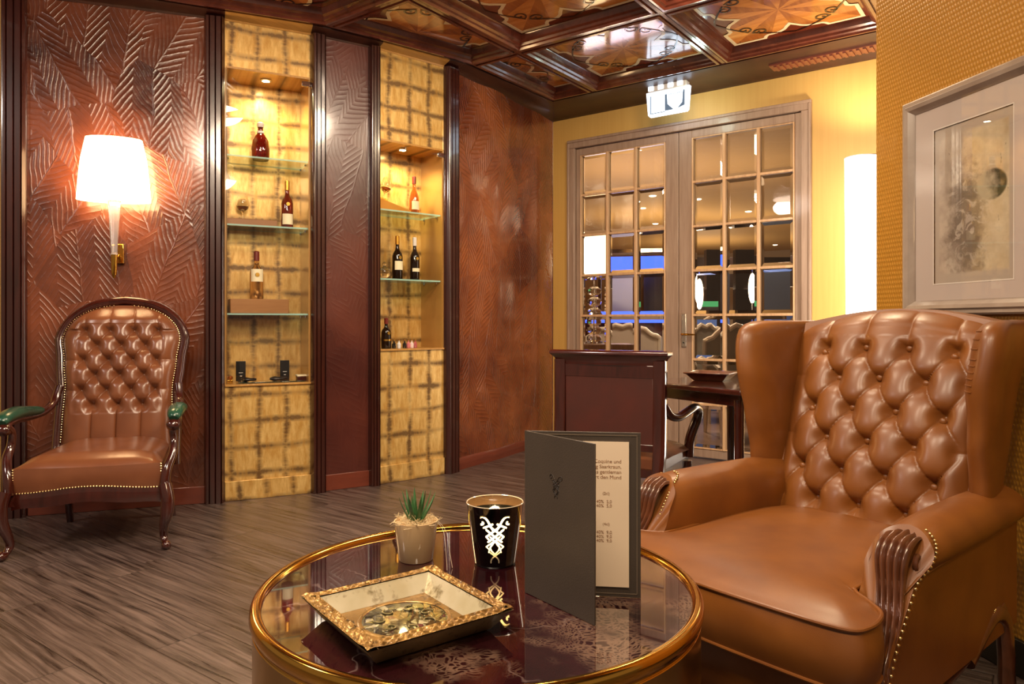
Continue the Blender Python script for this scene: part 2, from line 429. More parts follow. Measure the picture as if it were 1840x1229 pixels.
# door wall (world x axis), y = DY
DW0=PTS['h']; DY=DW0.y; DX=DW0.x
mb=MB(); mb.box(0,.18,0,.12,0,3.1); mb.box(.18,2.17,0,.12,2.605,3.1); mb.box(2.17,4.2,0,.12,0,3.1)
struct(mb,'wall_back',M['ochre_wall'],(DX,DY,0),smooth=False)
struct(MB().box(2.18,4.2,-.015,0,0,.1),'baseboard_back',M['wood_dark'],(DX,DY,0),bevel=.003)
# ---- right wall: dotted ochre paper, runs towards the camera
R0=W(1.40,2.797); R1=W(1.40+.178*2.0,2.797-2.0)
rzr=ang(R0,R1); LR=(R1-R0).length
struct(MB().box(0,LR,0,.3,0,3.2),'wall_right',M['ochre_paper'],R0,rzr,smooth=False)
struct(MB().box(0,LR,-.015,0,0,.11),'baseboard_right',M['black_plastic'],R0,rzr,bevel=.003)

# ---- crown between wall and beams
def crown(name,P,Q,outP,outQ,mats,seg=1):
    mb=MB()
    prof=[(-.1,WT-.002),(.04,WT-.004),(.1,WT+.006),(.55,WT+.014),(.9,WT+.02),(1.0,BZ-.006),(1.0,BZ+.02)]
    def fn(u,v):
        k=v*(len(prof)-1); i=min(int(k),len(prof)-2); t=k-i
        a=lerp(prof[i][0],prof[i+1][0],t); z=lerp(prof[i][1],prof[i+1][1],t)
        A=P.lerp(Q,u); B=outP.lerp(outQ,u); r=A.lerp(B,a); return (r.x,r.y,z)
    mb.grid(fn,1,len(prof)-1)
    o=mb.build(name,mats,fixn=False); o['kind']='structure'; return o
pa=Vector((-3.262,4.976,0)); pb=Vector((-3.262,3.945,0)); pc=Vector((-3.548,2.904,0)); pd=Vector((-4.153,1.868,0)); pe=Vector((-4.74,.832,0))
def perim(Pt):
    # point of the inner perimeter next to a wall point: intersect with the facet's outward normal
    best=None
    ch=[pa,pb,pc,pd,pe]
    for A,B in zip(ch,ch[1:]):
        d=(B-A); t=clamp((Pt-A).dot(d)/d.dot(d)); Q=A+d*t; Q.z=0
        if best is None or (Q-Pt).length<(best-Pt).length: best=Q
    return best
names='abcdefg'
ZA=PTS['a']+(PTS['a']-PTS['b'])*2
k=1
seq=[('x0',ZA,PTS['a'],'wood_crown'),('ab',PTS['a'],PTS['b'],'wood_crown'),('bc',PTS['b'],PTS['c'],'wood_dark'),('cd',PTS['c'],PTS['d'],'gold_plain'),('de',PTS['d'],PTS['e'],'wood_crown'),('ef',PTS['e'],PTS['f'],'gold_plain'),('fg',PTS['f'],PTS['g'],'wood_dark'),('gh',PTS['g'],PTS['h'],'wood_crown')]
for nme,A,B,mt in seq:
    qa=perim(A); qb=perim(B)
    if nme=='gh': qb=pa
    crown('trim_%d'%(5+k),A,B,qa,qb,M[mt]); k+=1
crown('trim_14',Vector((DX+4.2,DY,0)),Vector((DX,DY,0)),Vector((DX+4.2,4.976,0)),pa,M['wood_crown'])

# ---- coffered ceiling
def inset(poly,d):
    n=len(poly); out=[]
    for i in range(n):
        a,b,c=[Vector(poly[(i+k)%n]) for k in (-1,0,1)]
        d1=(b-a).normalized(); d2=(c-b).normalized(); n1=Vector((-d1.y,d1.x)); n2=Vector((-d2.y,d2.x))
        m=(n1+n2).normalized(); out.append(tuple(b+m*(d/max(.3,m.dot(n1)))))
    return out
def ccw(poly):
    A=sum(poly[i][0]*poly[(i+1)%len(poly)][1]-poly[(i+1)%len(poly)][0]*poly[i][1] for i in range(len(poly)))
    return poly if A>0 else poly[::-1]
ceil=thing('ceiling','', '', (0,0,0)); ceil['kind']='structure'
RING=[(.0,BZ),(.012,BZ),(.015,BZ+.008),(.021,BZ+.008),(.024,BZ-.006),(.040,BZ-.008),(.046,BZ+.006),(.058,BZ+.012),(.064,BZ+.026),(.072,BZ+.030),(.080,BZ+.034),(.088,PZ-.008),(.092,PZ-.001)]
def side_pts(s):
    # one side of the white inlay cartouche, from corner (-s,-s) to (s,-s)
    a=s
    pts=[(-a,-a),(-a*.50,-a),(-a*.47,-a*.93),(-a*.42,-a*.88)]
    for t in (0,.2,.4,.6,.8): 
        th=t*PI/2; pts.append((-a*.36+a*.36*math.sin(th)*.8, -a*.88+a*.22*(1-math.cos(th))))
    pts.append((0,-a*.62))
    r=[(-x,y) for x,y in pts[:-1]][::-1]
    return pts+r[:-1]
def rot4(pts):
    out=[]
    for k in range(4):
        for x,y in pts:
            for _ in range(k): x,y=-y,x
            out.append((x,y))
    return out
def scroll(cx,cy,s,a0,hand):
    pts=[]
    for i in range(22):
        t=i/21; th=a0+hand*t*PI*2.3; r=s*(1-.8*t); pts.append((cx+r*math.cos(th),cy+r*math.sin(th)))
    return pts
def coffer(poly,cx,cy,nm):
    poly=ccw(poly)
    mb=MB(); n=len(poly); rings=[inset(poly,d) if d>0 else poly for d,_ in RING]
    vs=[(p[0],p[1],z) for R_,(d,z) in zip(rings,RING) for p in R_]
    fs=[(j*n+i,j*n+(i+1)%n,(j+1)*n+(i+1)%n,(j+1)*n+i) for j in range(len(RING)-1) for i in range(n)]
    mb.add(vs,fs); mb.build('coffer_moulding',M['wood_ceiling'],parent=ceil,fixn=False,ang=25)
    # marquetry panel
    mb=MB(); H=.43; s=.395
    mb.add([(-.56,-.56,PZ),(.56,-.56,PZ),(.56,.56,PZ),(-.56,.56,PZ)],[(0,1,2,3)],0)
    cart=rot4(side_pts(s)); m=len(cart)
    # eight alternating wood sectors cut inside the cartouche
    zz=PZ-.0012
    vs=[(0,0,zz)]+[(x,y,zz) for x,y in cart]
    for i in range(m):
        a=math.atan2((cart[i][1]+cart[(i+1)%m][1])/2,(cart[i][0]+cart[(i+1)%m][0])/2)
        sec=int((a+PI)/(2*PI)*16)%2
        mb.add([vs[0],vs[1+i],vs[1+(i+1)%m]],[(0,1,2)],1+sec)
    mb.strip(cart,.023,PZ-.0024,.001,3,True)
    for k in range(4):
        def r(pts):
            o=[]
            for x,y in pts:
                for _ in range(k): x,y=-y,x
                o.append((x,y))
            return o
        # dark scrolls on the diagonal, joined by thin arcs
        mb.strip(r(scroll(-.185,-.265,.045,PI*.9,-1)),.011,PZ-.0036,.001,4)
        mb.strip(r(scroll(-.265,-.185,.045,-PI*.4,1)),.011,PZ-.0036,.001,4)
        arc=[(lerp(-.24,.24,t),-.335-.055*math.sin(t*PI)+.08*abs(2*t-1)) for t in [i/16 for i in range(17)]]
        mb.strip(r(arc),.011,PZ-.0036,.001,4)
    o=mb.build('coffer_panel',[M['wood_inlay_red'],M['wood_inlay_light'],M['wood_inlay_mid'],M['inlay_white'],M['inlay_black']],parent=ceil,smooth=False,fixn=False)
    me=o.data; bm=bmesh.new(); bm.from_mesh(me)
    hull=poly
    for i in range(n):
        a=Vector(hull[i])-Vector((cx,cy)); b=Vector(hull[(i+1)%n])-Vector((cx,cy)); d=(b-a).normalized()
        bmesh.ops.bisect_plane(bm,geom=bm.verts[:]+bm.edges[:]+bm.faces[:],plane_co=(a.x,a.y,0),plane_no=(d.y,-d.x,0),clear_outer=True)
    bm.to_mesh(me); bm.free()
    o.location=(cx,cy,0)
G=1.036; X0=-2.865; Y0=3.945; YB=4.976
# squares: columns i to the right, rows j toward the camera
for i in range(3):
    for j in range(-1,3):
        x=X0+i*G; y=Y0-j*G
        y1=YB if j==-1 else y; 
        coffer([(x,Y0-(j+1)*G if j>=0 else Y0),(x+G,Y0-(j+1)*G if j>=0 else Y0),(x+G,y1 if j==-1 else y),(x,y1 if j==-1 else y)],x+G/2,(Y0+YB)/2 if j==-1 else y-G/2,'')
coffer([(-3.262,Y0),(X0,Y0),(X0,YB),(-3.262,YB)],X0-G/2,Y0+G/2,'')
coffer([(-3.548,Y0-G),(X0,Y0-G),(X0,Y0),(-3.262,Y0)],X0-G/2+.09,Y0-G/2,'')
coffer([(-4.153,Y0-2*G),(X0,Y0-2*G),(X0,Y0-G),(-3.548,Y0-G)],X0-G/2-.02,Y0-1.5*G,'')
coffer([(-4.74,Y0-3*G),(X0,Y0-3*G),(X0,Y0-2*G),(-4.153,Y0-2*G)],X0-G/2-.1,Y0-2.5*G,'')
MB().box(X0+3*G,4.5,-.5,YB,BZ,BZ+.03).build('ceiling_border',M['wood_ceiling'],parent=ceil,smooth=False)
MB().box(-6.2,4.5,-2.5,5.2,PZ+.08,PZ+.1).box(-6.2,4.5,-2.9,.865,BZ+.05,BZ+.07).build('ceiling_slab',M['wood_ceiling'],parent=ceil,smooth=False)

# ---- air grille in the crown over the doors
vt=W(2.0,5.0)
g=thing('air_vent','brown slatted air grille set in the ceiling cornice right of the exit sign','vent',(DX+2.38,5.20,0))
mb=MB(); mb.box(-.42,.42,-.062,.062,WT+.004,WT+.016); f=mb.build('vent_frame',M['skirting'],g)
mb=MB()
for i in range(20): mb.box(-.39+i*.0405,-.372+i*.0405,-.05,.05,WT-.006,WT+.01)
mb.build('vent_slats',M['skirting'],g,smooth=False)
g.rotation_euler.x=0

# ================================================================= DISPLAY NICHES
NICHE_W=16; M['spot_disc']=emit('lamp_disc','#fff2c8',40)
def niche(pk,qk,zo,zc,shelves,gm,label,plx):
    p,rz,L=facet(pk,qk)
    t=thing('display_cabinet',label,'display cabinet',p,rz,'lit gold niches in the left wall')
    dp=.27
    MB().box(0,L,0,dp+.03,zo,WT+.11).build('upper_panel',gm,t,smooth=False)
    MB().box(.004,L-.004,-.006,0,zo,zo+.012).build('lower_trim',M['gold_plain'],t,smooth=False)
    MB().box(0,L,0,dp+.03,0.0,zc-.012).build('base_panel',gm,t,smooth=False)
    MB().box(-.0,L+.0,-.014,0,0,.115).build('plinth',M['gold2'],t,bevel=.002)
    MB().box(0,L,-.012,dp,zc-.012,zc).build('counter',M['gold_plain'],t,bevel=.002)
    MB().box(.012,L-.012,dp,dp+.03,zc,zo).build('back_panel',gm,t,smooth=False)
    MB().box(-.02,.012,0,dp+.03,zc,zo).build('side_panel',M['gold_plain'],t,smooth=False)
    MB().box(L-.012,L+.02,0,dp+.03,zc,zo).build('side_panel',M['gold_plain'],t,smooth=False)
    for z in shelves:
        mb=MB(); x0,x1,y0,y1=.013,L-.013,.02,dp
        mb.box(x0,x1,y0,y1,z-.010,z,0)
        # polished green front edge
        o=mb.build('glass_shelf',[M['glass_shelf'],M['glass_edge']],t,smooth=False)
        me=o.data
        for f_ in me.polygons: f_.material_index = 1 if abs(f_.normal.y)>.5 or abs(f_.normal.x)>.5 else 0
        for xx in (.02,L-.02):
            for yy in (.06,dp-.05): MB().lathe([(.007,-.024),(.007,-.012)],(xx,yy,z),8).build('shelf_peg',M['chrome'],o)
    gd=MB().box(.004,L-.004,-.004,0,zc+.004,zo-.004).build('glass_door',M['glass_thin'],t,smooth=False)
    MB().box(L-.055,L-.004,-.012,.006,zo-.045,zo-.015).build('hinge',M['chrome'],gd,bevel=.002)
    # recessed downlight
    dl=MB().lathe([(.034,0),(.034,-.006),(.026,-.008)],(L*.5,dp*.45,zo),20).build('downlight',M['chrome'],t)
    MB().lathe([(.022,-.0085),(.0,-.0095)],(L*.5,dp*.45,zo),16,cap=False).build('bulb',M['spot_disc'],dl,fixn=False)
    for (zz,pw,up) in [(zo-.03,1.0,0)]:
        ld=bpy.data.lights.new('niche_light','SPOT'); ld.energy=NICHE_W; ld.color=(1,.80,.36); ld.spot_size=math.radians(150); ld.spot_blend=.8; ld.shadow_soft_size=.03
        lo=bpy.data.objects.new('niche_light',ld); COL.objects.link(lo); lo.parent=t; lo.location=(L*.5,dp*.42,zo-.03)
    return p,rz,L,dp


N1=niche('c','d',2.55,.685,[2.05,1.638,1.107],M['gold'],'tall gold leaf display niche with three glass shelves, nearer the wall lamp','')
N2=niche('e','f',2.24,.877,[1.80,1.343],M['gold2'],'narrower gold leaf display niche with two glass shelves, right of the dark pier','')

def nat(N,px,inset_y,z):
    """world point in niche N on the plane y=inset seen at column px"""
    p,rz,L,dp=N; r=W((px-920)/F,1.0); d=Vector((math.cos(rz),math.sin(rz),0)); nn=Vector((-d.y,d.x,0))
    o=p+nn*inset_y
    # solve s*r = o + t*d
    det=r.x*(-d.y)+r.y*d.x; s=(o.x*(-d.y)+o.y*d.x)/det
    return Vector((r.x*s,r.y*s,z)), rz
def bottle(px,N,iy,z,h,r,kind,label,glassm,capm,labelm=None,labz=(.2,.45),squat=False,liquid=None):
    loc,rz=nat(N,px,iy,z)
    t=thing('bottle',label,'bottle',loc,rz,None)
    if squat: pr=[(r*.9,0),(r,.01),(r*1.05,h*.25),(r*.95,h*.5),(r*.55,h*.66),(r*.32,h*.7),(r*.30,h*.84),(r*.36,h*.86)]
    elif kind=='cone': pr=[(r*.95,0),(r,.01),(r,h*.42),(r*.75,h*.55),(r*.36,h*.66),(r*.34,h*.88),(r*.4,h*.9)]
    else: pr=[(r*.93,0),(r,.008),(r,h*.52),(r*.86,h*.6),(r*.45,h*.68),(r*.36,h*.74),(r*.34,h*.9),(r*.4,h*.91)]
    MB().lathe(pr,n=28).build('glass_body',glassm,t,ang=60)
    top=pr[-1]
    if squat: MB().lathe([(r*.34,top[1]),(r*.42,h*.9),(r*.42,h*.97),(r*.2,h)],n=20).build('stopper',capm,t); MB().lathe([(r*.40,h*.7),(r*.44,h*.73),(r*.40,h*.76)],n=20).build('neck_collar',M['white_paint'],t)
    else: MB().lathe([(r*.42,h*.80),(r*.42,h*.985),(r*.3,h)],n=20).build('cap',capm,t)
    if labelm: 
        mb=MB(); mb.grid(lambda u,v:((r+.0012)*math.cos(-PI/2+(u-.5)*2.0),(r+.0012)*math.sin(-PI/2+(u-.5)*2.0),h*lerp(labz[0],labz[1],v)),14,1)
        mb.build('paper_label',labelm,t,fixn=False)
        if kind!='cone': MB().lathe([(r*.33,0),(r*.3,.002)],(0,-r-.003,h*.5),n=14,ax=(0,-1,0)).build('seal',M['label_gold'],t)
    return t
def spirit(name,col,rough=.02,tr=.75): return plain(name,col,rough,0,Transmission_Weight=tr,IOR=1.4,Coat_Weight=.6)
M['cognac']=spirit('cognac_glass','#8a2c0c'); M['cognac_red']=spirit('red_cognac_glass','#6a140c',.04,.5); M['amber']=spirit('amber_glass','#c8722a'); M['dark_bottle']=spirit('dark_bottle_glass','#1a0c06',.04,.25)
M['label_cream']=plain('cream_label','#e8dcb8',.6); M['label_gold']=plain('gold_foil','#d8a84a',.3,1); M['cap_red']=plain('red_brown_cap','#6a1d12',.35); M['cap_gold']=plain('gold_cap','#c89238',.3,.8); M['cap_black']=plain('black_cap','#120c0a',.3)
bottle(468,N1,.12,2.05,.235,.052,'','squat dark red decanter bottle with white stopper alone on the top glass shelf',M['cognac_red'],M['white_paint'],squat=True)
bottle(516,N1,.12,1.638,.30,.036,'','slim amber cognac bottle with oval seal at the right end of a glass shelf',M['cognac'],M['cap_gold'],M['label_cream'],(.08,.3))
wb=nat(N1,465,.14,1.107); 
t=tag(MB().box(-.172,.168,-.075,.075,0,.088).build('wooden_box',wood('tan_box_wood','#9a6a38','#865828',.4,(4,30,30),.2),bevel=.003,loc=wb[0],rz=wb[1]),'long tan wooden box under the half full bottle','box')
bottle(461,N1,.13,1.196,.295,.040,'','clear glass bottle half full of amber spirit standing on the tan wooden box',real_glass('clear_bottle_glass','#f4e2c4'),M['cap_red'],M['label_cream'],(.36,.62))
lq=None
wb=nat(N1,448,.2,1.639); tag(MB().box(-.16,.16,-.06,.06,0,.05).build('wooden_box',plain('brown_box','#8a5a2a',.4),bevel=.003,loc=wb[0],rz=wb[1]),'low brown wooden case lying behind the slim amber bottle','box')
def snifter(loc,rz,label,tilt=0,h=.15):
    t=thing('brandy_glass',label,'glass',loc,rz,None)
    o=MB().lathe([(.032,0),(.033,.003),(.006,.008),(.004,.04),(.012,.052),(.034,.07),(.040,.095),(.034,.125),(.027,h),(.0255,h),(.0325,.125),(.0385,.095),(.033,.073),(.012,.056),(0,.055)],n=28,cap=False).build('bowl_and_stem',M['glass'],t)
    MB().lathe([(.012,.0562),(.031,.0735),(.034,.08),(0,.08)],n=24,cap=False).build('spirit',M['amber'],t)
    t.rotation_euler.x=tilt
    return t
l,rz=nat(N1,436,.2,1.690); snifter(l,rz,'brandy glass on the low brown case, left of the slim amber bottle')
# displayed cigar things at the bottom of niche 1
l,rz=nat(N1,486,.10,.6855); tag(MB().box(-.19,.2,-.06,.05,0,.006).build('glass_tray',plain('dark_teal_glass','#06251f',.08,0,Coat_Weight=1),bevel=.002,loc=l,rz=rz),'flat dark teal glass tray on the niche counter','tray')
def stand_card(px,lab):
    l,rz=nat(N1,px,.14,.6925)
    t=thing('display_card',lab,'card',l,rz,'black cards on the dark teal tray')
    MB().box(-.028,.028,.005,.02,.0,.122).build('card',M['black_plastic'],t,bevel=.002)
    MB().box(-.012,.012,.0035,.005,.05,.053).build('printed_line',M['white_paint'],t); MB().box(-.006,.006,.0035,.005,.03,.034).build('printed_line',M['white_paint'],t)
stand_card(433,'black upright card at the left end of the teal tray'); stand_card(512,'black upright card at the right end of the teal tray')
def pouch(px,lab,s):
    l,rz=nat(N1,px,.085,.692); mb=MB()
    mb.grid(lambda u,v:((v-.5)*.1*s,.026*math.sin(u*2*PI)*math.sin(PI*clamp(v,.03,.97))**.4,.014+.013*math.cos(u*2*PI)*math.sin(PI*clamp(v,.03,.97))**.3*(1.0+.25*math.sin(7*v))),16,14,closeu=True)
    return tag(mb.build('cigar_pouch',plain('black_leather_pouch','#0c0b0e',.3),loc=l,rz=rz),lab,'pouch')
pouch(447,'black leather pouch lying before the left black card',.85); pouch(500,'black leather pouch lying before the right black card',1.0)
l,rz=nat(N1,411,.12,.6855); 
t=thing('trinket_box','small brass and brown trinket at the left end of the niche counter','ornament',l,rz); MB().box(-.022,.022,-.02,.02,0,.02).build('base',M['brass'],t,bevel=.003); 
for a in (-.012,.012): MB().ball((a,0,.032),.013).build('ball',M['amber'],t)
l,rz=nat(N1,542,.10,.6855)
t=thing('cigar_box','small dark wooden box with pale lid at the right end of the niche counter','box',l,rz); MB().box(-.03,.03,-.03,.03,0,.03).build('body',M['mahogany'],t,bevel=.002); MB().box(-.033,.033,-.033,.033,.03,.04).build('lid',M['label_cream'],t,bevel=.002)
# niche 2
l,rz=nat(N2,703,.16,1.801)
mb=MB(); mb.prism([(-.13,0),(.12,0),(.12,.02),(-.13,.085)],-.06,.06,0,'xz'); tag(mb.build('sloping_stand',plain('golden_stand','#c68a2e',.35,.3),loc=l,rz=rz),'sloping golden wooden wedge under the brandy glass','stand')
l,rz=nat(N2,689,.13,1.881); snifter(l,rz,'tilted brandy glass resting on the sloping golden wedge',-.0,.15).rotation_euler.y=.22
bottle(744,N2,.12,1.80,.265,.034,'cone','pale amber bottle with cone shoulders beside the golden wedge',M['amber'],M['cap_red'],M['label_cream'],(.12,.34))
bottle(714,N2,.12,1.343,.30,.036,'','dark cognac bottle with cream label next to the round decanter',M['dark_bottle'],M['cap_gold'],M['label_cream'],(.22,.42))
bottle(745,N2,.12,1.343,.30,.034,'','dark bottle with a pale cap, right of the cream labelled bottle',M['dark_bottle'],M['white_paint'],M['label_cream'],(.2,.28))
l,rz=nat(N2,691,.10,1.343)
t=thing('decanter','round cut crystal decanter at the left end of the middle shelf','decanter',l,rz); 
mb=MB(); mb.ball((0,0,.045),(.042,.042,.042),16,10); mb.build('body',M['glass'],t,ang=10); MB().ball((0,0,.1),(.014,.014,.016),10,6).lathe([(.012,.08),(.01,.092)],n=12).build('stopper',M['glass'],t)
bottle(694,N2,.10,.878,.205,.034,'','short black bottle with a red neck band on the niche counter',M['dark_bottle'],M['cap_red'],M['label_gold'],(.25,.3))
cols=['#0a0a0c','#e8e8ea','#0d0c10','#d47a80','#e8d8d8','#b05a62']
for i,(px,c) in enumerate(zip((708,717,727,734,740,746),cols)):
    l,rz=nat(N2,px,.09,.878)
    t=thing('miniature_bottle',['black miniature bottle nearest the short black bottle','white miniature bottle, second from the short black bottle','black miniature bottle in the middle of the row of miniatures','pink miniature bottle in the row of miniatures','cream miniature bottle beside the dusky pink one','dusky pink miniature bottle at the right end of its row'][i],'bottle',l,rz,'miniatures on the narrow niche counter')
    MB().lathe([(.012,0),(.014,.004),(.014,.03),(.005,.04),(.005,.05)],n=14).build('glass_body',plain('mini_%d'%i,c,.15,0,Coat_Weight=1),t); MB().lathe([(.006,.05),(.006,.058)],n=10).build('cap',M['cap_gold'],t)

# ================================================================= SCONCE
# on the a-b facet
p,rz,L=facet('a','b')
NF=(p,rz,L,.1)
l,rz=nat(NF,205,-.13,0); 
sc=thing('wall_lamp','glowing white shade on a tapering crystal stem above the tufted armchair','lamp',l,rz)
zt=zat(248,4.0); zb=zat(362,4.0)
M['shade']=emit('lit_lampshade','#ffcf94',17)
mb=MB(); n=48
prof=[(.118,zt-.01),(.138,(zt+zb)/2+.05),(.148,(zt+zb)/2-.06),(.155,zb)]
mb.lathe(prof,n=48,cap=False)
mb.v=[(x*1.18,y*.62,z) for x,y,z in mb.v]
mb.build('lamp_shade',M['shade'],sc,fixn=False)
z0=zat(365,4.0); z1=zat(455,4.0); z2=zat(500,4.0)
M['crystal_stem']=plain('cut_crystal','#e9e4ea',.08,0,Transmission_Weight=.7,Coat_Weight=1)
MB().lathe([(.036,z0+.01),(.030,z0-.02),(.016,z1),(.020,z1-.01)],n=10).build('crystal_stem',M['crystal_stem'],sc,smooth=False)
MB().lathe([(.017,z1-.01),(.015,z2+.03),(.006,z2)],n=16).build('finial',M['brass'],sc)
MB().box(-.03,.03,.10,.127,z1-.05,z1+.06).tube([(0,.11,z1),(0,.05,z1-.02),(0,0,z1-.005)],.008,8).build('wall_plate',M['brass'],sc,bevel=.004)
def light(name,kind,loc,e,col,**k):
    ld=bpy.data.lights.new(name,kind); ld.energy=e; ld.color=col
    for a,b in k.items():
        if a not in('rot','target'): setattr(ld,a,b)
    o=bpy.data.objects.new(name,ld); COL.objects.link(o); o.location=loc
    if 'target' in k: 
        o.rotation_euler=(Vector(k['target'])-Vector(loc)).to_track_quat('-Z','Y').to_euler()
    return o
nrm=Vector((math.sin(rz),-math.cos(rz),0))


# ================================================================= EXIT SIGN
l=at(1201,5.5); ex=thing('exit_sign','bright white emergency exit sign hanging from the cornice above the glass doors','exit sign',(l.x,l.y,0),0)
M['sign_white']=emit('lit_sign_white','#e6f2ff',2.0); M['sign_grey']=emit('dim_sign_print','#8fa0b4',.35)
zt_,zb_=2.83,2.625
MB().box(-.155,.155,-.035,.035,zt_-.025,zt_+.055).build('housing',M['white_paint'],ex,bevel=.008)
mb=MB()
for x in (-.13,-.05,.03,.105): MB().box(x-.016,x+.024,-.042,-.034,zt_-.015,zt_+.045).build('lamp_window',M['sign_white'],ex,smooth=False)
pn=MB().prism([(-.175,zt_-.02),(.175,zt_-.02),(.160,zb_+.012),(.148,zb_),(-.148,zb_),(-.160,zb_+.012)],-.016,.016,0,'xz').build('sign_panel',M['sign_white'],ex,smooth=False)
# printed pictogram: door block on the left, heart-shaped arrow on the right
mb=MB(); 
mb.box(-.142,-.134,-.018,-.0165,zb_+.02,zt_-.05)
mb.box(-.142,-.02,-.018,-.0165,zb_+.018,zb_+.024)
mb.prism([(-.02,zt_-.055),(-.005,zt_-.055),(.0,zb_+.075),(.05,zb_+.026),(-.02,zb_+.026)],-.018,-.0165,0,'xz')
mb.prism([(.125,zt_-.045),(.137,zt_-.045),(.137,zb_+.045),(.08,zb_+.03),(.118,zb_+.07)],-.018,-.0165,0,'xz')
for cx,hd in ((.03,1),(.095,-1)):
    pts=[(cx+.03*math.cos(a)*hd*-1,zt_-.075+.014*math.sin(a)) for a in [i/8*PI for i in range(9)]]
    for (a,b),(c,d) in zip(pts,pts[1:]): mb.prism([(a,b),(c,d),(c,d+.004),(a,b+.004)],-.018,-.0165,0,'xz')
mb.build('pictogram',M['sign_grey'],pn,smooth=False)
light('exit_sign_glow_back','POINT',(l.x+.25,l.y-.03,2.62),1.2,(.75,1,.85),shadow_soft_size=.05)

# ================================================================= COLUMN LAMP
l=at(1549,4.62); cl=thing('floor_lamp','tall white glowing column lamp standing in the corner right of the doors','lamp',l,0)
M['column_glow']=emit('lit_column','#fff3e2',6.5)
zt2=zat(284,4.62)
MB().lathe([(.092,.06),(.094,1.2),(.1,zt2-.25),(.102,zt2)],n=40,cap=False).build('light_column',M['column_glow'],cl,fixn=False)
MB().lathe([(.14,0),(.14,.02),(.1,.06)],n=40).build('base',M['chrome'],cl)
MB().lathe([(.104,zt2),(.104,zt2+.006),(.094,zt2+.006),(.094,zt2)],n=40,cap=False).build('rim',M['white_paint'],cl,fixn=False)
light('column_uplight','SPOT',l+Vector((0,0,zt2+.02)),38,(1,.84,.62),spot_size=math.radians(120),spot_blend=.7,shadow_soft_size=.06,target=l+Vector((0,0,5)))

# ================================================================= FRENCH DOORS
fr=MB()
def drx(t): return DX+t
mb=MB(); mb.box(.18,.235,-.03,.12,0,2.555); mb.box(2.115,2.17,-.03,.12,0,2.555); mb.box(.18,2.17,-.03,.12,2.555,2.605)
mb.box(.165,.185,-.038,-.0,0,2.602); mb.box(2.165,2.185,-.038,0,0,2.602); mb.box(.165,2.185,-.038,0,2.602,2.625)
struct(mb,'door_frame_1',M['door_wood'],(DX,DY,0),bevel=.004)
def leaf(i,x0,x1,g0,g1,handle):
    d=thing('door_%d'%i,'','',(DX,DY,0)); d['kind']='structure'
    mb=MB(); zt,zb=2.49,.075
    y0,y1=.0,.05
    mb.box(x0,g0,y0,y1,.01,2.55); mb.box(g1,x1,y0,y1,.01,2.55); mb.box(g0,g1,y0,y1,zt,2.55); mb.box(g0,g1,y0,y1,.01,zb)
    mb.build('stiles_and_rails',M['door_wood'],d,bevel=.004)
    cw=(g1-g0)/3; rh=(zt-zb)/7
    mb=MB()
    for k in range(4):
        x=g0+cw*k; w=.012
        mb.box(x-w if k else x, x+w if k<3 else x,y0-.01,y1+.005,zb,zt)
    for k in range(8):
        z=zb+rh*k; mb.box(g0,g1,y0-.006,y1,z-(.010 if k else 0),z+(.010 if k<7 else 0))
    mb.build('glazing_bars',M['door_muntin'],d,bevel=.004)
    for c in range(3):
        for r in range(7):
            xa=g0+cw*c+.010; xb=g0+cw*(c+1)-.010; za=zb+rh*r+.009; zc_=zb+rh*(r+1)-.009; b=.026
            m=MB(); yf,ym,yb_=.026,.018,.032
            vs=[(xa,yf,za),(xb,yf,za),(xb,yf,zc_),(xa,yf,zc_),(xa+b,ym,za+b),(xb-b,ym,za+b),(xb-b,ym,zc_-b),(xa+b,ym,zc_-b),(xa,yb_,za),(xb,yb_,za),(xb,yb_,zc_),(xa,yb_,zc_)]
            m.add(vs,[(0,1,5,4),(1,2,6,5),(2,3,7,6),(3,0,4,7),(4,5,6,7),(8,11,10,9),(0,8,9,1),(1,9,10,2),(2,10,11,3),(3,11,8,0)])
            m.build('glass_pane',M['glass_pane'],d,smooth=False)
    if handle:
        h=MB(); hx=x0+.045
        h.box(hx-.02,hx+.02,-.012,0,.86,1.12).build('lock_plate',M['plate'],d,bevel=.004)
        MB().tube([(hx,-.012,.96),(hx,-.05,.96),(hx+.03,-.055,.96),(hx+.11,-.05,.958)],[.008,.008,.009,.006],10).build('lever_handle',M['brass'],d)
        MB().lathe([(.006,0),(.006,.004)],(hx,-.012,.895),10,ax=(0,-1,0)).build('keyhole',M['black_plastic'],d)
    return d
M['plate']=plain('etched_silver_plate','#cfc2b2',.25,.9)
leaf(1,.237,1.178,.281,1.07,False); leaf(2,1.182,2.113,1.29,2.065,True)

# ================================================================= LOUNGE BEHIND THE DOORS
lounge_c=plain('lounge_ceiling_paint','#b8965f',.6)
struct(MB().box(-9,5,DY+.12,19,2.86,2.95),'ceiling_lounge',lounge_c,smooth=False)
struct(MB().box(-9,5,18.6,18.8,0,2.9),'wall_lounge_far',plain('lounge_far_paint','#b8a890',.6),smooth=False)
struct(MB().box(-9.1,-9,DY,19,0,2.9),'wall_lounge_left',plain('lounge_left_paint','#a48a68',.6),smooth=False)
struct(MB().box(5,5.1,DY,19,0,2.9),'wall_lounge_right',plain('lounge_right_paint','#a48a68',.6),smooth=False)
M['blue_glow']=emit('blue_lit_panel','#3450f0',2.4); M['lamp_glow']=emit('small_lamp_glow','#ffe9c8',5); M['warm_glow']=emit('amber_lamp','#ffb84a',12)
def lpos(px,D): return at(px,D)
struct(MB().box(-9,5,DY+.14,18.6,.0,.004),'floor_lounge',wood('pale_lounge_floor','#a88a72','#8a6c56',.3,(3,30,1),.4),smooth=False)
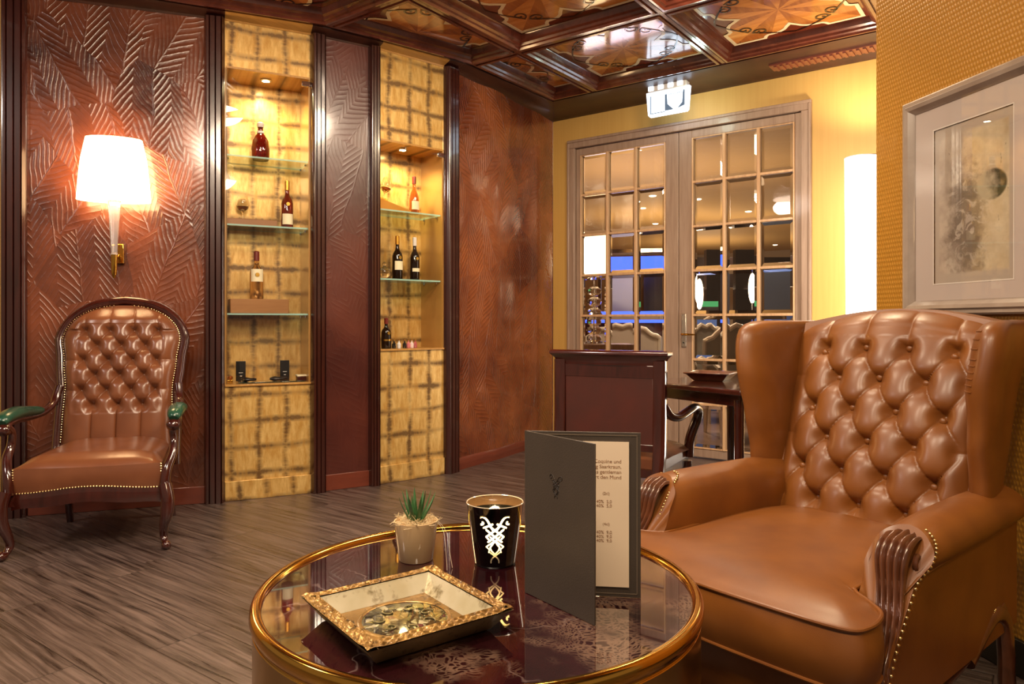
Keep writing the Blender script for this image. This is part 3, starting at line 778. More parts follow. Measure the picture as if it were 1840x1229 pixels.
# console with crystal lamp
l=lpos(1068,6.95)
t=thing('console_table','dark console table behind the left door leaf','table',l,.63); MB().box(-.35,.35,-.2,.2,.80,.85).build('top',M['door_wood'],t,bevel=.004)
for sx in (-.31,.31):
    for sy in (-.16,.16): MB().box(sx-.02,sx+.02,sy-.02,sy+.02,0,.80).build('leg',M['mahogany'],t)
t=thing('table_lamp','table lamp with white shade and crystal base seen through the left door','lamp',(l.x,l.y,.8505))
MB().lathe([(.15,1.52-.85),(.135,1.90-.85)],n=32,cap=False).build('lamp_shade',emit('lit_pleated_shade','#ffe2b0',3.2),t,fixn=False)
mb=MB()
for z in (.05,.13,.21,.30,.40,.5): mb.ball((0,0,z),(.075,.075,.048),8,6)
mb.build('crystal_base',M['glass'],t,smooth=False); MB().lathe([(.08,0),(.08,.02),(.008,.03),(.008,.70)],n=16).build('lamp_stem',M['chrome'],t)
# blue lit bar canopy and counter
l=lpos(1150,10.0); t=thing('bar_canopy','blue glowing bar canopy seen through the left door','bar canopy',l,.4)
MB().box(-.55,.6,-.15,.15,1.77,1.95).build('light_box',M['blue_glow'],t); MB().box(-.6,.65,-.18,.18,2.0,2.05).build('top_board',M['chrome'],t)
for x in (-.55,.58): MB().box(x-.02,x+.02,-.02,.02,0,1.74).build('post',M['chrome'],t)
l=lpos(1135,9.4); t=thing('bar_counter','dark bar counter with a thin blue lit edge behind the left door','counter',l,.4)
MB().box(-.65,.7,-.2,.2,0,1.05).build('body',M['mahogany'],t); MB().box(-.7,.75,-.25,.25,1.05,1.09).build('counter_top',M['blue_glow'],t)
def pillar(px,D,w,h0,h1,m,label,nm='pillar',dpt=.15):
    l=lpos(px,D); return tag(MB().box(-w/2,w/2,-dpt/2,dpt/2,h0,h1).build(nm,m,loc=l,rz=CA,bevel=.004),label,nm.replace('_',' '))
greywall=plain('grey_screen','#a9aaa6',.4); navy=plain('dark_navy_screen','#1b2130',.2,0,Coat_Weight=.6); dk=plain('dark_panel','#1c110e',.3)
pillar(1124,10.9,.42,0,1.75,greywall,'pale grey pillar under the blue canopy in the lounge')
pillar(1176,11.2,.36,0,1.8,dk,'dark narrow pillar right of the pale grey pillar in the lounge')
pillar(1286,12.0,.34,0,2.25,dk,'dark brown pillar seen through the left column of the right door')
pillar(1337,12.0,.32,0,2.25,dk,'dark brown pillar seen through the middle column of the right door')
pillar(1400,9.5,.42,0,1.72,plain('slate_blue_screen','#4a5568',.2,0,Coat_Weight=.6),'slate blue screen seen through the right column of the right door','screen',.05)
# far dark wall band under the ceiling, window reflections
t=pillar(1330,14.5,3.0,1.75,2.35,dk,'long dark beam at the far end of the lounge','beam')
for px,D,z,m,lab in ((1257,9.4,1.42,'lamp_glow','white globe lamp in the lounge beside the dark brown pillar'),(1352,9.5,1.5,'lamp_glow','white globe lamp between the dark brown pillar and the slate screen'),(1203,8.7,1.35,'lamp_glow','white globe lamp right of the dark narrow pillar'),(1432,8,1.45,'lamp_glow','white globe lamp behind the right edge of the door')):
    l=lpos(px,D); t=thing('globe_lamp',lab,'lamp',l,0)
    MB().ball((0,0,z),(.05,.05,.2),16,10).build('globe',M[m],t); MB().lathe([(.1,0),(.1,.02),(.012,.03),(.012,z-.18)],n=12).build('stand',M['chrome'],t)
l=lpos(1265,10.5); t=thing('light_strip','green lit strip on a dark stand behind the dark brown pillars','light strip',l,CA); MB().box(-.25,.2,-.03,.03,1.28,1.36).build('lit_panel',emit('green_lit_panel','#58c07a',.5),t); MB().box(-.25,.2,-.05,.05,0,1.28).build('stand',dk,t)
for px,z in ((1262,1.16),(1400,1.17)):
    l=lpos(px,8.8 if px<1300 else 8.6); tag(MB().box(-.14,.14,-.14,.14,0,.0+z).build('pedestal',plain('blue_pedestal','#5f86e0',.4),loc=l,rz=CA,bevel=.01),'blue topped pedestal seen through the '+('left' if px<1300 else 'right')+' part of the right door','pedestal')
# downlights on the lounge ceiling
for i,(px,py) in enumerate(((1107,347),(1173,352),(1155,374),(1178,402),(1254,358),(1345,380),(1393,460-20),(1068,268))):
    D=(2.86-CH)*F/(HY-py); l=lpos(px,D)
    if D>18: continue
    t=tag(MB().lathe([(.0,-.012),(.04,-.01),(.055,0)],(0,0,0),16,cap=False).build('ceiling_light',M['lamp_glow'],loc=(l.x,l.y,2.86),fixn=False),'small round downlight in the lounge ceiling','ceiling light','lounge ceiling downlights')
# lounge furniture : carved pale sofa + chair
def lounge_seat(px,D,w,label,nm,m,rz):
    l=lpos(px,D); t=thing(nm,label,nm.replace('_',' '),l,rz)
    out=[(-w/2,.42),(-w/2,.85)]+[(lerp(-w/2,w/2,i/20),.86+.16*math.sin(i/20*PI)**.8+.015*math.cos(i*1.6)) for i in range(21)]+[(w/2,.85),(w/2,.42)]
    MB().prism(out,.24,.32,0,'xz').build('backrest',m,t,bevel=.02)
    MB().tube([(x,.235,z) for x,z in out],.025,8).build('carved_frame',M['white_gilt'],t)
    MB().box(-w/2,w/2,-.3,.28,.28,.45).build('seat',m,t,bevel=.03)
    for sx in (-1,1):
        MB().tube([(sx*w/2,.26,.66),(sx*w/2,-.1,.68),(sx*w/2,-.28,.64),(sx*w/2,-.28,.45)],.028,8).build('arm',M['white_gilt'],t)
        for sy in (-.26,.26): MB().tube([(sx*w/2*.95,sy,.28),(sx*w/2*.95,sy*1.1,0)],[.028,.016],8).build('leg',M['white_gilt'],t)
    return t
M['white_gilt']=plain('pale_gilt_frame','#d8cfc0',.25,.3,Coat_Weight=.6)
lounge_seat(1352,6.7,.75,'pale carved armchair with arched top rail just behind the right door','armchair',plain('pale_damask','#9a9484',.45),CA)
lounge_seat(1290,7.9,.6,'grey upholstered armchair behind the left part of the right door','armchair',plain('grey_velvet','#8d877c',.5),CA+.3)
lounge_seat(1118,8.3,.85,'pale carved sofa behind the left door','sofa',plain('pale_linen','#b3a698',.5),CA-.2)
l=lpos(1185,7.3); t=thing('coffee_table','low round dark table behind the left door','table',l,0); MB().lathe([(.3,.60),(.3,.63)],n=24).build('top',M['mahogany'],t); MB().lathe([(.18,0),(.18,.02),(.03,.05),(.03,.6)],n=16).build('pedestal',M['brass'],t)
for px_,D_,e_ in ((1110,7.4,22),(1200,7.6,26),(1330,7.4,26),(1140,9.6,40),(1280,10,40),(1400,9,30),(1180,13,60),(1320,14,70),(1250,17,60)):
    light('lounge_spot','SPOT',at(px_,D_,2.82),e_*1.5,(1,.86,.70),spot_size=math.radians(130),spot_blend=.6,shadow_soft_size=.05,target=at(px_,D_,0))
for px_,D_,e_ in ((1120,8.4,16),(1330,8.5,8),(1180,12,22),(1340,12.5,16),(1260,16,22)): light('lounge_ceiling_fill','AREA',at(px_,D_,1.6),e_,(1,.84,.62),size=1.2,target=at(px_,D_,3))  # added upward fill with no fixtures, brightens the far lounge ceiling
# ================================================================= WINGBACK ARMCHAIR
def tuft(x,z,du,dv,zb0,zt0,xl,depth):
    """returns 0..1 pillow height of a diamond tufted field with buttons on a lattice; (x,z) metres"""
    v=(z-zb0); 
    p=v/(2*dv)+x/du; q=v/(2*dv)-x/du
    a=abs(math.sin(PI*p)); b=abs(math.sin(PI*q))
    d=(a**.28+b**.28)/2
    # dimple at the buttons
    pr=round(p); qr=round(q); bx=(pr-qr)*du/2; bz=(pr+qr)*dv
    dist=math.hypot(x-bx,v-bz); dip=math.exp(-(dist/.026)**2)
    return d,dip
def tufted_height(x,z,du,dv,zb0,nrows,xl,odd_first):
    """height 0..1 with the field limited to rows 0..nrows-1 and |x|<xl"""
    ztop=zb0+dv*(nrows-1)
    d,dip=tuft(x,z,du,dv,zb0,ztop,xl,1)
    def colshift(row): return 0 if row%2==0 else .5
    # above the top row / below the bottom row : straight pleats
    def pleat(row):
        s=colshift(row); return abs(math.sin(PI*(x/du-s)))**.3*.4+.6
    ta=sm(0,dv*.5,z-ztop); tb=sm(0,dv*.5,zb0-z)
    if ta>0: d=lerp(d,pleat(nrows-1),ta); dip*=1-ta*.0
    if tb>0: d=lerp(d,pleat(0),tb)
    if z>ztop+dv*.5 or z<zb0-dv*.5: dip=0
    # side zones : horizontal pleats from the outermost buttons
    ts=sm(xl,xl+du*.3,abs(x))
    if ts>0 and ztop+.01>z>zb0-.01:
        row=(z-zb0)/(2*dv); off=.5 if True else 0
        hz=abs(math.sin(PI*(row-SIDE_OFF)))**.5*.4+.6
        d=lerp(d,hz,ts); dip*=(1-ts)
    elif ts>0: d=lerp(d,1.0,ts); dip*=(1-ts)
    return d,dip
AR=W(.601,1.840); ARZ=CA-math.radians(52.8)
arm=thing('wingback_armchair','large tan leather wingback armchair with tufted back and carved wood arm fronts','armchair',(AR.x,AR.y,0),ARZ)
LT=M['leather_tan']
# --- backrest: z along the slope. front face y(z)
def ar_y(z): return lerp(.55,.79,clamp((z-.45)/.63,0,1.1))
BZ0,BZ1=.40,1.035
SIDE_OFF=.0
AR_B=[]
DU,DV,ZB=.132,.092,.505
def ar_back(u,v):
    s=2*u-1
    hw=lerp(.275,.325,v)
    x=s*hw
    crest=.055*(math.cos(s*PI*.5))**1.2
    z=BZ0+(BZ1+crest-BZ0)*v
    d,dip=tufted_height(x,z,DU,DV,ZB,6,.225,0)
    edge=(1-abs(s)**8)
    top=1-sm(.9,1.0,v)**2
    hgt=(.042*d-.026*dip)*edge
    belly=.05*math.sin(PI*clamp(v*1.05,0,1))**.6*(1-s*s*.6)
    y=ar_y(z)-hgt-belly*edge
    # roll over the crest
    if v>.93:
        t=(v-.93)/.07; th=t*PI*.62; y+= .075*(1-math.cos(th)); z=BZ0+(BZ1+crest-BZ0)*.93+ .052*math.sin(th)
    return (x,y,z)
bk=MB().grid(ar_back,150,200).build('tufted_backrest',LT,arm,ang=80,fixn=False)
# buttons
mb_rows=[]
for j in range(6):
    xs=[i*DU for i in range(-2,3)] if j%2==0 else [(i+.5)*DU for i in range(-2,2)]
    for x in xs:
        if abs(x)>.23: continue
        z=ZB+j*DV; v=(z-BZ0)/(BZ1+.045-BZ0); hw=lerp(.275,.325,v); s=x/hw
        X,Y,Z=ar_back((s+1)/2,v)
        MB().ball((X,Y-.004,Z),(.011,.007,.011),12,6).build('tufting_button',LT,bk)
# shell behind
mb=MB()
def ar_shell(u,v):
    s=2*u-1; hw=lerp(.27,.30,v); z=.2+(1.05+.045*math.cos(s*PI/2)-.2)*v
    return (s*hw, ar_y(z)+.10-.02*s*s, z)
mb.grid(ar_shell,16,12); mb.grid(lambda u,v:(lambda p:(p[0],p[1]-.10,p[2]))(ar_shell(u,v)),16,12)
for s in (0,1): mb.grid(lambda u,v:(lambda p:(p[0],p[1]-.10*u,p[2]))(ar_shell(s,v)),1,12)
mb.grid(lambda u,v:(lambda p:(p[0],p[1]-.10*v,p[2]))(ar_shell(u,1)),16,1)
mb.build('back_shell',LT,arm)
# --- wings (teardrop sections, round roll on the front edge)
def wing(sx):
    NS=30; NC=40; rings=[]
    for i in range(NS+1):
        v=i/NS; z=.555+v*.50
        yf=interp([(.55,.52),(.62,.505),(.75,.48),(.90,.455),(1.0,.465),(1.06,.50)],z)
        yb=interp([(.55,.70),(.75,.78),(1.06,.87)],z)
        xo=interp([(.55,.335),(.7,.335),(.85,.345),(1.0,.36),(1.06,.36)],z)
        r=interp([(.55,.035),(.7,.042),(.9,.056),(1.0,.06),(1.06,.05)],z)
        e=math.sqrt(max(0.0,1-max(0,(v-.80)/.2)**2)) if v>.8 else 1
        if v>.8: 
            z=.555+.8*.50+.115*math.sin((v-.8)/.2*PI/2)*.9
            yf=yf+ (1-e)*.12; 
        e=max(e,.03)
        ring=[]
        for k in range(NC):
            a=2*PI*k/NC
            # teardrop: front radius r, rear half thickness .028
            cy=math.cos(a); cx=math.sin(a)
            L=(yb-yf)
            t=(1+cy)/2        # 1 = rear
            th=lerp(r,.034,sm(.0,.55,t))
            y=yf+L*t**1.15
            x=cx*th*(1 if t>.0 else 1)
            bend=.035*(1-t)**2   # front flares outward
            ring.append((sx*(xo-.03+bend*1.0+x*e*1.0), y, z- (1-t)*0.0))
        rings.append(ring)
    vs=[p for r in rings for p in r]; fs=[(j*NC+k,j*NC+(k+1)%NC,(j+1)*NC+(k+1)%NC,(j+1)*NC+k) for j in range(NS) for k in range(NC)]
    fs.append(tuple(range(NC))); fs.append(tuple(NS*NC+k for k in range(NC)))
    w=MB().add(vs,fs).build('wing',LT,arm,ang=60)
    # seam piping where wing meets arm
    b=rings[0]; MB().tube([Vector(p)+Vector((sx*.0,0,.022)) for p in b[NC//8:NC-NC//8] ],.0035,6).build('seam_piping',LT,w)
    # pleats on top of the roll
    for i in range(9):
        ring=rings[NS-3-int(i*1.0)]
        pts=[Vector(ring[k%NC])*1.0 for k in range(int(NC*.55),int(NC*.95))] if sx>0 else [Vector(ring[k%NC]) for k in range(int(NC*.6),int(NC*.8))]
        if sx>0: MB().tube(pts,.0022,5).build('pleat',LT,w)
    return w
wing(-1); wing(1)
# --- arms
def armrest(sx):
    prof=[(.245,.22),(.245,.44),(.243,.52),(.252,.565),(.275,.592),(.305,.603),(.335,.600),(.362,.585),(.377,.562),(.378,.54),(.368,.522),(.357,.512),(.355,.50),(.355,.36),(.355,.235)]
    P=spline([(a,b,0) for a,b in prof[:-3]],4)+[Vector((.355,.5,0)),Vector((.355,.36,0)),Vector((.355,.235,0))]
    n=len(P)
    def y0(z): return interp([(.22,-.13),(.32,-.105),(.50,.02),(.575,.06),(.61,.085)],z)
    NV=30
    def fn(u,v):
        i=min(int(u*(n-1)+.0001),n-1); p=P[i]; x,z=p.x,p.y
        ya=y0(z); y=lerp(ya,.70,v)
        b=.006*math.sin(PI*v)                      # soft swelling
        sh=1.0
        x+=.037*(1-v)**1.3
        if v<.12 and z>.5: k=1-(1-v/.12)**2; x=lerp(.347,x,.86+.14*k); z=lerp(.54,z,.88+.12*k)
        return (sx*(x+ (b if x>.3 else -b)),y,z+b*.5 if z>.55 else z)
    o=MB().grid(fn,n-1,NV).build('armrest',LT,arm,ang=70)
    # seam cord under the roll
    MB().tube([(sx*(.360+.037*(1-t/20)**1.3),lerp(.04,.62,t/20),.512) for t in range(21)],.0035,6).build('seam_piping',LT,o)
    # front closing panel
    mb=MB(); pts=[(p.x,p.y) for p in P]
    m=[(sx*(x+.037),y0(z)-.001,z) for x,z in pts]
    ib=[(sx*lerp(.30,x,.0 if z>.5 else .2),y0(z)-.004,z) for x,z in pts]
    mb.add(m+[(sx*.337,y0(.4)-.003,.4)],[(i,i+1,len(m)) for i in range(len(m)-1)])
    mb.build('arm_front',LT,arm,fixn=False)
    # carved reeded wood facing: from the arm top, over the front, down to the leg
    path=spline([(.352,.095,.574),(.350,.060,.580),(.348,.025,.568),(.348,.005,.538),(.352,-.005,.49),(.362,-.035,.43),(.370,-.075,.37),(.374,-.115,.31),(.376,-.135,.25),(.376,-.145,.20)],7)
    wd=[interp([(0,.022),(.10,.036),(.25,.036),(.5,.029),(.7,.021),(.85,.018),(1,.026)],i/(len(path)-1)) for i in range(len(path))]
    def fac(u,v):
        i=v*(len(path)-1); a=int(min(i,len(path)-2)); t=i-a; p=path[a].lerp(path[a+1],t)
        tg=(path[a+1]-path[a]).normalized(); nn=Vector((0,tg.z,-tg.y)); nn= nn if nn.y<0 or nn.z>0 else -nn
        if nn.y>0 and nn.z<0: nn=-nn
        w=wd[a]; s=2*u-1
        ridge=.010*abs(math.sin(u*PI*4.5+1.2*math.sin(v*5)))*(1-.5*sm(.5,1,v))
        ridge+=.003*math.sin(v*46+u*8)*(sm(.55,.75,v)+sm(.25,.0,v))
        q=p+nn*(ridge+.010*math.sqrt(max(0,1-s*s))-.006)
        q=Vector((q.x+s*w,q.y,q.z))
        return (sx*q.x,q.y,q.z)
    f=MB().grid(fac,36,len(path)*2).build('carved_facing',M['wood_carved'],arm,ang=80,fixn=False)
    # rolled end scroll
    MB().tube([(sx*(.352+.036),.035+.014*math.cos(a)*(1-a/9),.535+.020*math.sin(a)*(1-a/9)) for a in [k*.5 for k in range(16)]],.006,7).build('carved_scroll',M['wood_carved'],f)
    # nailhead run
    npts=spline([(.372,.105,.598),(.402,.085,.583),(.414,.066,.56),(.410,.045,.53),(.397,.02,.50),(.397,-.03,.44),(.397,-.075,.38),(.397,-.11,.31),(.397,-.135,.235)],10)
    if sx<0: npts=spline([(.352,.118,.606),(.322,.110,.600),(.307,.075,.580),(.304,.045,.55),(.307,.02,.51),(.312,.0,.46)],10)
    mb=MB(); acc=0; last=npts[0]
    for a,b in zip(npts,npts[1:]):
        acc+=(b-a).length
        if acc>=.0088: acc=0; mb.ball((sx*b.x,b.y-.001,b.z),(.0038,.0042,.0038),8,5)
    mb.build('nailhead_trim',M['gold_nail'],arm)
    if sx<0:
        npts=spline([(.372,.105,.598),(.410,.08,.575),(.410,.045,.53),(.397,.02,.50),(.397,-.03,.44),(.397,-.11,.31)],12)
        mb=MB(); acc=0
        for a,b in zip(npts,npts[1:]):
            acc+=(b-a).length
            if acc>=.0088: acc=0; mb.ball((sx*b.x,b.y,b.z),(.0038,.0042,.0038),8,5)
        mb.build('nailhead_trim',M['gold_nail'],arm)
armrest(-1); armrest(1)
# --- seat cushion, T shaped
T_out=[(-.378,-.10),(-.385,-.17),(-.355,-.228),(-.18,-.25),(0,-.255),(.18,-.25),(.36,-.232),(.395,-.185),(.378,-.10),(.325,-.05),(.280,-.015),(.268,.05),(.240,.54),(-.240,.54),(-.268,.05),(-.280,-.015),(-.325,-.05)]
Tp=[]
P_=[Vector((a,b,0)) for a,b in T_out]; n=len(P_)
for i in range(n):
    p0,p1,p2,p3=P_[i-1],P_[i],P_[(i+1)%n],P_[(i+2)%n]
    for k in range(5):
        t=k/5; Tp.append(.5*((2*p1)+(p2-p0)*t+(2*p0-5*p1+4*p2-p3)*t*t+(3*p1-p0-3*p2+p3)*t**3))
CZ0,CZ1=.335,.456
cen=Vector((0,.13,0))
def seg_dist(px,py,a,b):
    dx,dy=b[0]-a[0],b[1]-a[1]; t=clamp(((px-a[0])*dx+(py-a[1])*dy)/max(1e-9,dx*dx+dy*dy)); return math.hypot(px-a[0]-dx*t,py-a[1]-dy*t)
mb=MB(); rings=[]
NR=14
for j in range(NR+1):      # top dome rings from edge to centre
    t=j/NR; k=1-t
    rings.append([(lambda X,Y:(X,Y,CZ1+.034*(1-math.exp(-min(seg_dist(X,Y,Tp[q],Tp[(q+1)%len(Tp)]) for q in range(len(Tp)))/.07))))(lerp(cen.x,p.x,k),lerp(cen.y,p.y,k)) for p in Tp])
side=[]
for j in range(9):
    t=j/8; b=.010*math.sin(PI*t)
    side.append([ (p.x*(1+b/.3), p.y-(b*1.2 if p.y<0 else 0), lerp(CZ0,CZ1,t)) for p in Tp])
allr=side+rings; m=len(Tp)
vs=[q for r in allr for q in r]; fs=[(j*m+i,j*m+(i+1)%m,(j+1)*m+(i+1)%m,(j+1)*m+i) for j in range(len(allr)-1) for i in range(m)]
fs.append(tuple(range(m)))
cu=MB().add(vs,fs).build('seat_cushion',LT,arm,ang=55)
MB().tube([Vector((p.x*1.004,p.y*1.004-.001,CZ1+.002)) for p in Tp],.0048,8,closed=True).build('piping',LT,cu)
MB().tube([Vector((p.x*1.004,p.y*1.004-.001,CZ0+.002)) for p in Tp],.0042,8,closed=True).build('piping',LT,cu)
# seat rail (leather apron) and wooden frame
def apron(u,v):
    s=2*u-1; z=lerp(.20,.335,v); bulge=.015*math.sin(PI*v)
    return (s*.375,-.185-.02*(1-s*s)-bulge,z)
MB().grid(apron,20,8).box(-.37,.37,-.17,.0,.22,.334).box(-.33,.33,0,.60,.22,.334).build('seat_base',LT,arm)
MB().tube(spline([(-.38,-.17,.185),(-.2,-.205,.195),(0,-.215,.175),(.2,-.205,.195),(.38,-.17,.185)],8),(.018,.022),8).build('front_rail',M['wood_carved'],arm)
for sx in (-1,1):
    MB().tube(spline([(sx*.378,-.12,.20),(sx*.368,.05,.20),(sx*.35,.25,.205),(sx*.352,.42,.245),(sx*.352,.52,.285),(sx*.35,.60,.30)],8),(.016,.020),8).build('side_rail',M['wood_carved'],arm)
    mb=MB()
    for p in spline([(.362,.20,.232),(.362,.34,.25),(.363,.45,.28),(.363,.53,.312)],9): mb.ball((sx*p.x,p.y,p.z),.0036,8,5)
    mb.build('nailhead_trim',M['gold_nail'],arm)
    MB().tube(spline([(sx*.370,-.14,.26),(sx*.385,-.17,.19),(sx*.38,-.165,.11),(sx*.365,-.14,.05),(sx*.38,-.175,.0)],6),[.030-.0006*i for i in range(25)],12).build('leg',M['wood_carved'],arm)
    MB().tube(spline([(sx*.352,.38,.215),(sx*.352,.47,.27),(sx*.352,.55,.295),(sx*.35,.615,.26),(sx*.35,.64,.17),(sx*.345,.66,.08),(sx*.35,.69,.0)],6),[(.020,.022+.0003*i) for i in range(37)],12).build('leg',M['wood_carved'],arm)

# ================================================================= TUFTED ARMCHAIR BY THE WALL
LC=W(-1.935,3.33); LCZ=CA+math.radians(15)
vc=thing('tufted_armchair','dark wooden armchair with brown tufted back and green arm pads below the wall lamp','armchair',(LC.x,LC.y,0),LCZ)
LB=M['leather_brown']; MH=M['mahogany']
def hwv(z):
    base=interp([(.40,.262),(.55,.262),(.70,.258),(.85,.272),(.98,.288),(1.2,.29)],z)
    zc=.935; 
    if z>zc:
        t=clamp((z-zc)/(1.145-zc)); base*=math.sqrt(max(0,1-t**2.3))**.95
    return base
def vy(z): return lerp(.50,.66,clamp((z-.42)/.72,-.1,1.1))
VZ0,VZ1=.40,1.144; vdu,vdv,vzb=.117,.077,.622
SIDE_OFF=.5
def v_back(u,v,grow=0,flat=False):
    s=2*u-1; vv=v; z=VZ0+(VZ1-VZ0)*(1-(1-vv)**1.25)
    x=s*hwv(z)
    if flat: return (x,vy(z),z)
    d,dip=tufted_height(x,z,vdu,vdv,vzb,6,.185,0)
    e=1-abs(s)**10; tp=1-sm(.93,1,z/VZ1)*.8
    bell=.03*math.sin(PI*clamp((z-VZ0)/(VZ1-VZ0)))**.5
    return (x,vy(z)-.012-(.044*d-.026*dip+bell)*e*tp,z)
vb=MB().grid(v_back,130,170).build('tufted_backrest',LB,vc,ang=80,fixn=False)
for j in range(6):
    xs=[i*vdu for i in range(-2,3)] if j%2==0 else [(i+.5)*vdu for i in range(-2,2)]
    for x in xs:
        if abs(x)>.19: continue
        z=vzb+j*vdv
        if abs(x)>hwv(z)-.03: continue
        vv=1-(1-(z-VZ0)/(VZ1-VZ0))**(1/1.25); X,Y,Z=v_back((x/hwv(z)+1)/2,vv)
        MB().ball((X,Y-.003,Z),(.009,.006,.009),10,6).build('tufting_button',LB,vb)
MB().grid(lambda u,v:(lambda p:(p[0],p[1]+.03,p[2]))(v_back(u,v,0,True)),20,30).build('back_panel',M['leather_dark'],vc,fixn=False)
# frame outline
prof=[]
zs=[.30,.40,.48,.56,.64,.72,.80,.88,.935]
for z in zs: prof.append((hwv(max(z,.4))+.018,vy(z),z))
arch=[]
for i in range(1,15):
    a=i/15*PI/2; arch.append(((.288+.018)*math.cos(a)**.9,vy(.935+.225*math.sin(a)),.935+.232*math.sin(a)))
R_=[Vector(p) for p in prof+arch]; Lf=[Vector((-p.x,p.y,p.z)) for p in R_][::-1]
path=R_+[Vector((0,vy(1.165),1.170))]+Lf
MB().tube(path,(.026,.026),12,up=(0,1,0)).build('back_frame',MH,vc)
MB().tube([p+Vector((math.copysign(.006,p.x) if abs(p.x)>.02 else 0,-.022,.004)) for p in path],.007,8).build('frame_bead',MH,vc)
# nail beading round the leather
mb=MB(); 
edge=[Vector((hwv(z)-.002,vy(z)-.028,z)) for z in [.44+.0125*i for i in range(40)]]+[Vector((hwv(z)-.002,vy(z)-.028,z)) for z in [.94+.0025*i for i in range(82)]]
for sx in (-1,1):
    last=None
    mb=MB()
    for p in edge:
        if last is None or (p-last).length>.0105: mb.ball((sx*p.x,p.y,p.z),.0032,7,4); last=p
    mb.build('nailhead_trim',M['gold_nail'],vc)
# seat
def seat_v(u,v):
    s=2*u-1; 
    w=lerp(.305,.25,v); y=lerp(-.0,.52,v)-.035*(1-s*s)*(1-v)
    e=(1-abs(s)**6)*min(1,(v+.0)*6)**.5*min(1,(1-v)*8)
    return (s*w,y,.395+.055*e+.012*v)
mb=MB().grid(seat_v,30,30)
def seat_front(u,v):   # band around front and sides
    # u: 0..1 goes left side -> front -> right
    t=u*3
    if t<1: w0=lerp(.25,.305,t); x=-w0; y=lerp(.52,0,t); 
    elif t<2: s=(t-1)*2-1; x=s*.305; y=-.035*(1-s*s)
    else: x=lerp(.305,.25,t-2); y=lerp(0,.52,t-2)
    zb=.295+ (0.012*math.cos((t-1.5)*PI*2) if 1<=t<=2 else -.012+.0*t)
    z=lerp(zb,.397,v); o=.006*math.sin(PI*v)
    return (x*(1+o/.3),y-o,z)
mb.grid(seat_front,90,6)
mb.build('seat',LB,vc,ang=60,fixn=True)
mb=MB(); last=None
for i in range(900):
    p=Vector(seat_front(i/899,0)); p.y-=.003; p.z+=.003
    if last is None or (p-last).length>.0115: mb.ball(tuple(p),.0042,7,4); last=p
mb.build('nailhead_trim',M['gold_nail'],vc)
for sx in (-1,1):
    mb=MB()
    for k in range(8): mb.ball((sx*.303,-.006,.312+k*.0115),.0042,7,4)
    mb.build('nailhead_corner',M['gold_nail'],vc)
# seat rail
def rail(u,v):
    t=u; s=2*t-1; x=s*.31; y=-.035*(1-s*s)-.004
    zt_=.295+.012*math.cos((t-.5)*PI*2); zb=.235+.03*abs(s)**3*-1+.02*math.cos(s*PI*2)*.3
    return (x,y-.004*math.sin(v*PI),lerp(zb,zt_,v))
mb=MB().grid(rail,30,4).grid(lambda u,v:(lambda p:(p[0],p[1]+.03,p[2]))(rail(u,v)),30,1)
for sx in (-1,1): mb.obox((sx*.28,.26,.262),(.012,0,0),(-sx*.0275,.27,0),(0,0,.034))
mb.build('seat_rail',MH,vc)
MB().box(-.24,.24,.50,.53,.23,.42).build('rear_rail',MH,vc)
for sx in (-1,1):
    # cabriole front leg with scroll foot, running up into the arm support
    pts=spline([(sx*.325,-.03,.30),(sx*.338,-.045,.24),(sx*.335,-.045,.17),(sx*.318,-.02,.10),(sx*.315,-.005,.055),(sx*.325,-.03,.025),(sx*.338,-.055,.018)],6)
    r=[interp([(0,.028),(.25,.030),(.6,.019),(.8,.015),(.9,.020),(1,.018)],i/(len(pts)-1)) for i in range(len(pts))]
    l_=MB().tube(pts,r,12).ball((sx*.333,-.045,.022),(.020,.026,.021),12,8).build('leg',MH,vc)
    MB().tube(spline([(sx*.24,.50,.30),(sx*.24,.53,.15),(sx*.25,.60,.0)],6),[.021-.0005*i for i in range(13)],10,sq=4).build('leg',MH,vc)
    # arm support and scrolled arm
    pts=spline([(sx*.318,-.01,.28),(sx*.325,.0,.36),(sx*.345,.045,.43),(sx*.342,.085,.49),(sx*.335,.075,.55),(sx*.338,.03,.585)],6)
    MB().tube(pts,[.024-.0003*i for i in range(len(pts))],10).build('arm_support',MH,vc)
    pts=spline([(sx*.285,.545,.72),(sx*.298,.50,.645),(sx*.315,.42,.605),(sx*.333,.30,.595),(sx*.345,.16,.598),(sx*.352,.06,.592),(sx*.352,.01,.572),(sx*.350,.028,.555)],6)
    MB().tube(pts,[(.022+.008*sm(.3,.8,i/(len(pts)-1)),.017) for i in range(len(pts))],12).build('arm',MH,vc)
    pad=MB()
    pp=spline([(sx*.318,.37,.617),(sx*.336,.28,.622),(sx*.348,.15,.630),(sx*.354,.05,.620),(sx*.354,.012,.600)],6)
    n=len(pp); pad.tube(pp,[(.040*math.sin(PI*clamp(.12+.80*(i/(n-1)),.02,1))**.5,.030*math.sin(PI*clamp(.1+.82*(i/(n-1)),.02,1))**.5) for i in range(n)],14)
    pad.build('arm_pad',M['leather_green'],vc)

# ================================================================= SIDE CHAIR SEEN FROM BEHIND
# right rear post at (.728,3.4) in camera plane, left post at (.24,3.68)
SR=Vector((.712,3.38)); SL=Vector((.212,3.66)); mid=(SR+SL)/2; a_=math.atan2(SR.y-SL.y,SR.x-SL.x)
SC=W(mid.x,mid.y); scz=CA+a_
ch=thing('side_chair','dark mahogany armchair with flat leather back, seen from behind in front of the glass doors','armchair',(SC.x,SC.y,0),scz)
HWs=(SR-SL).length/2
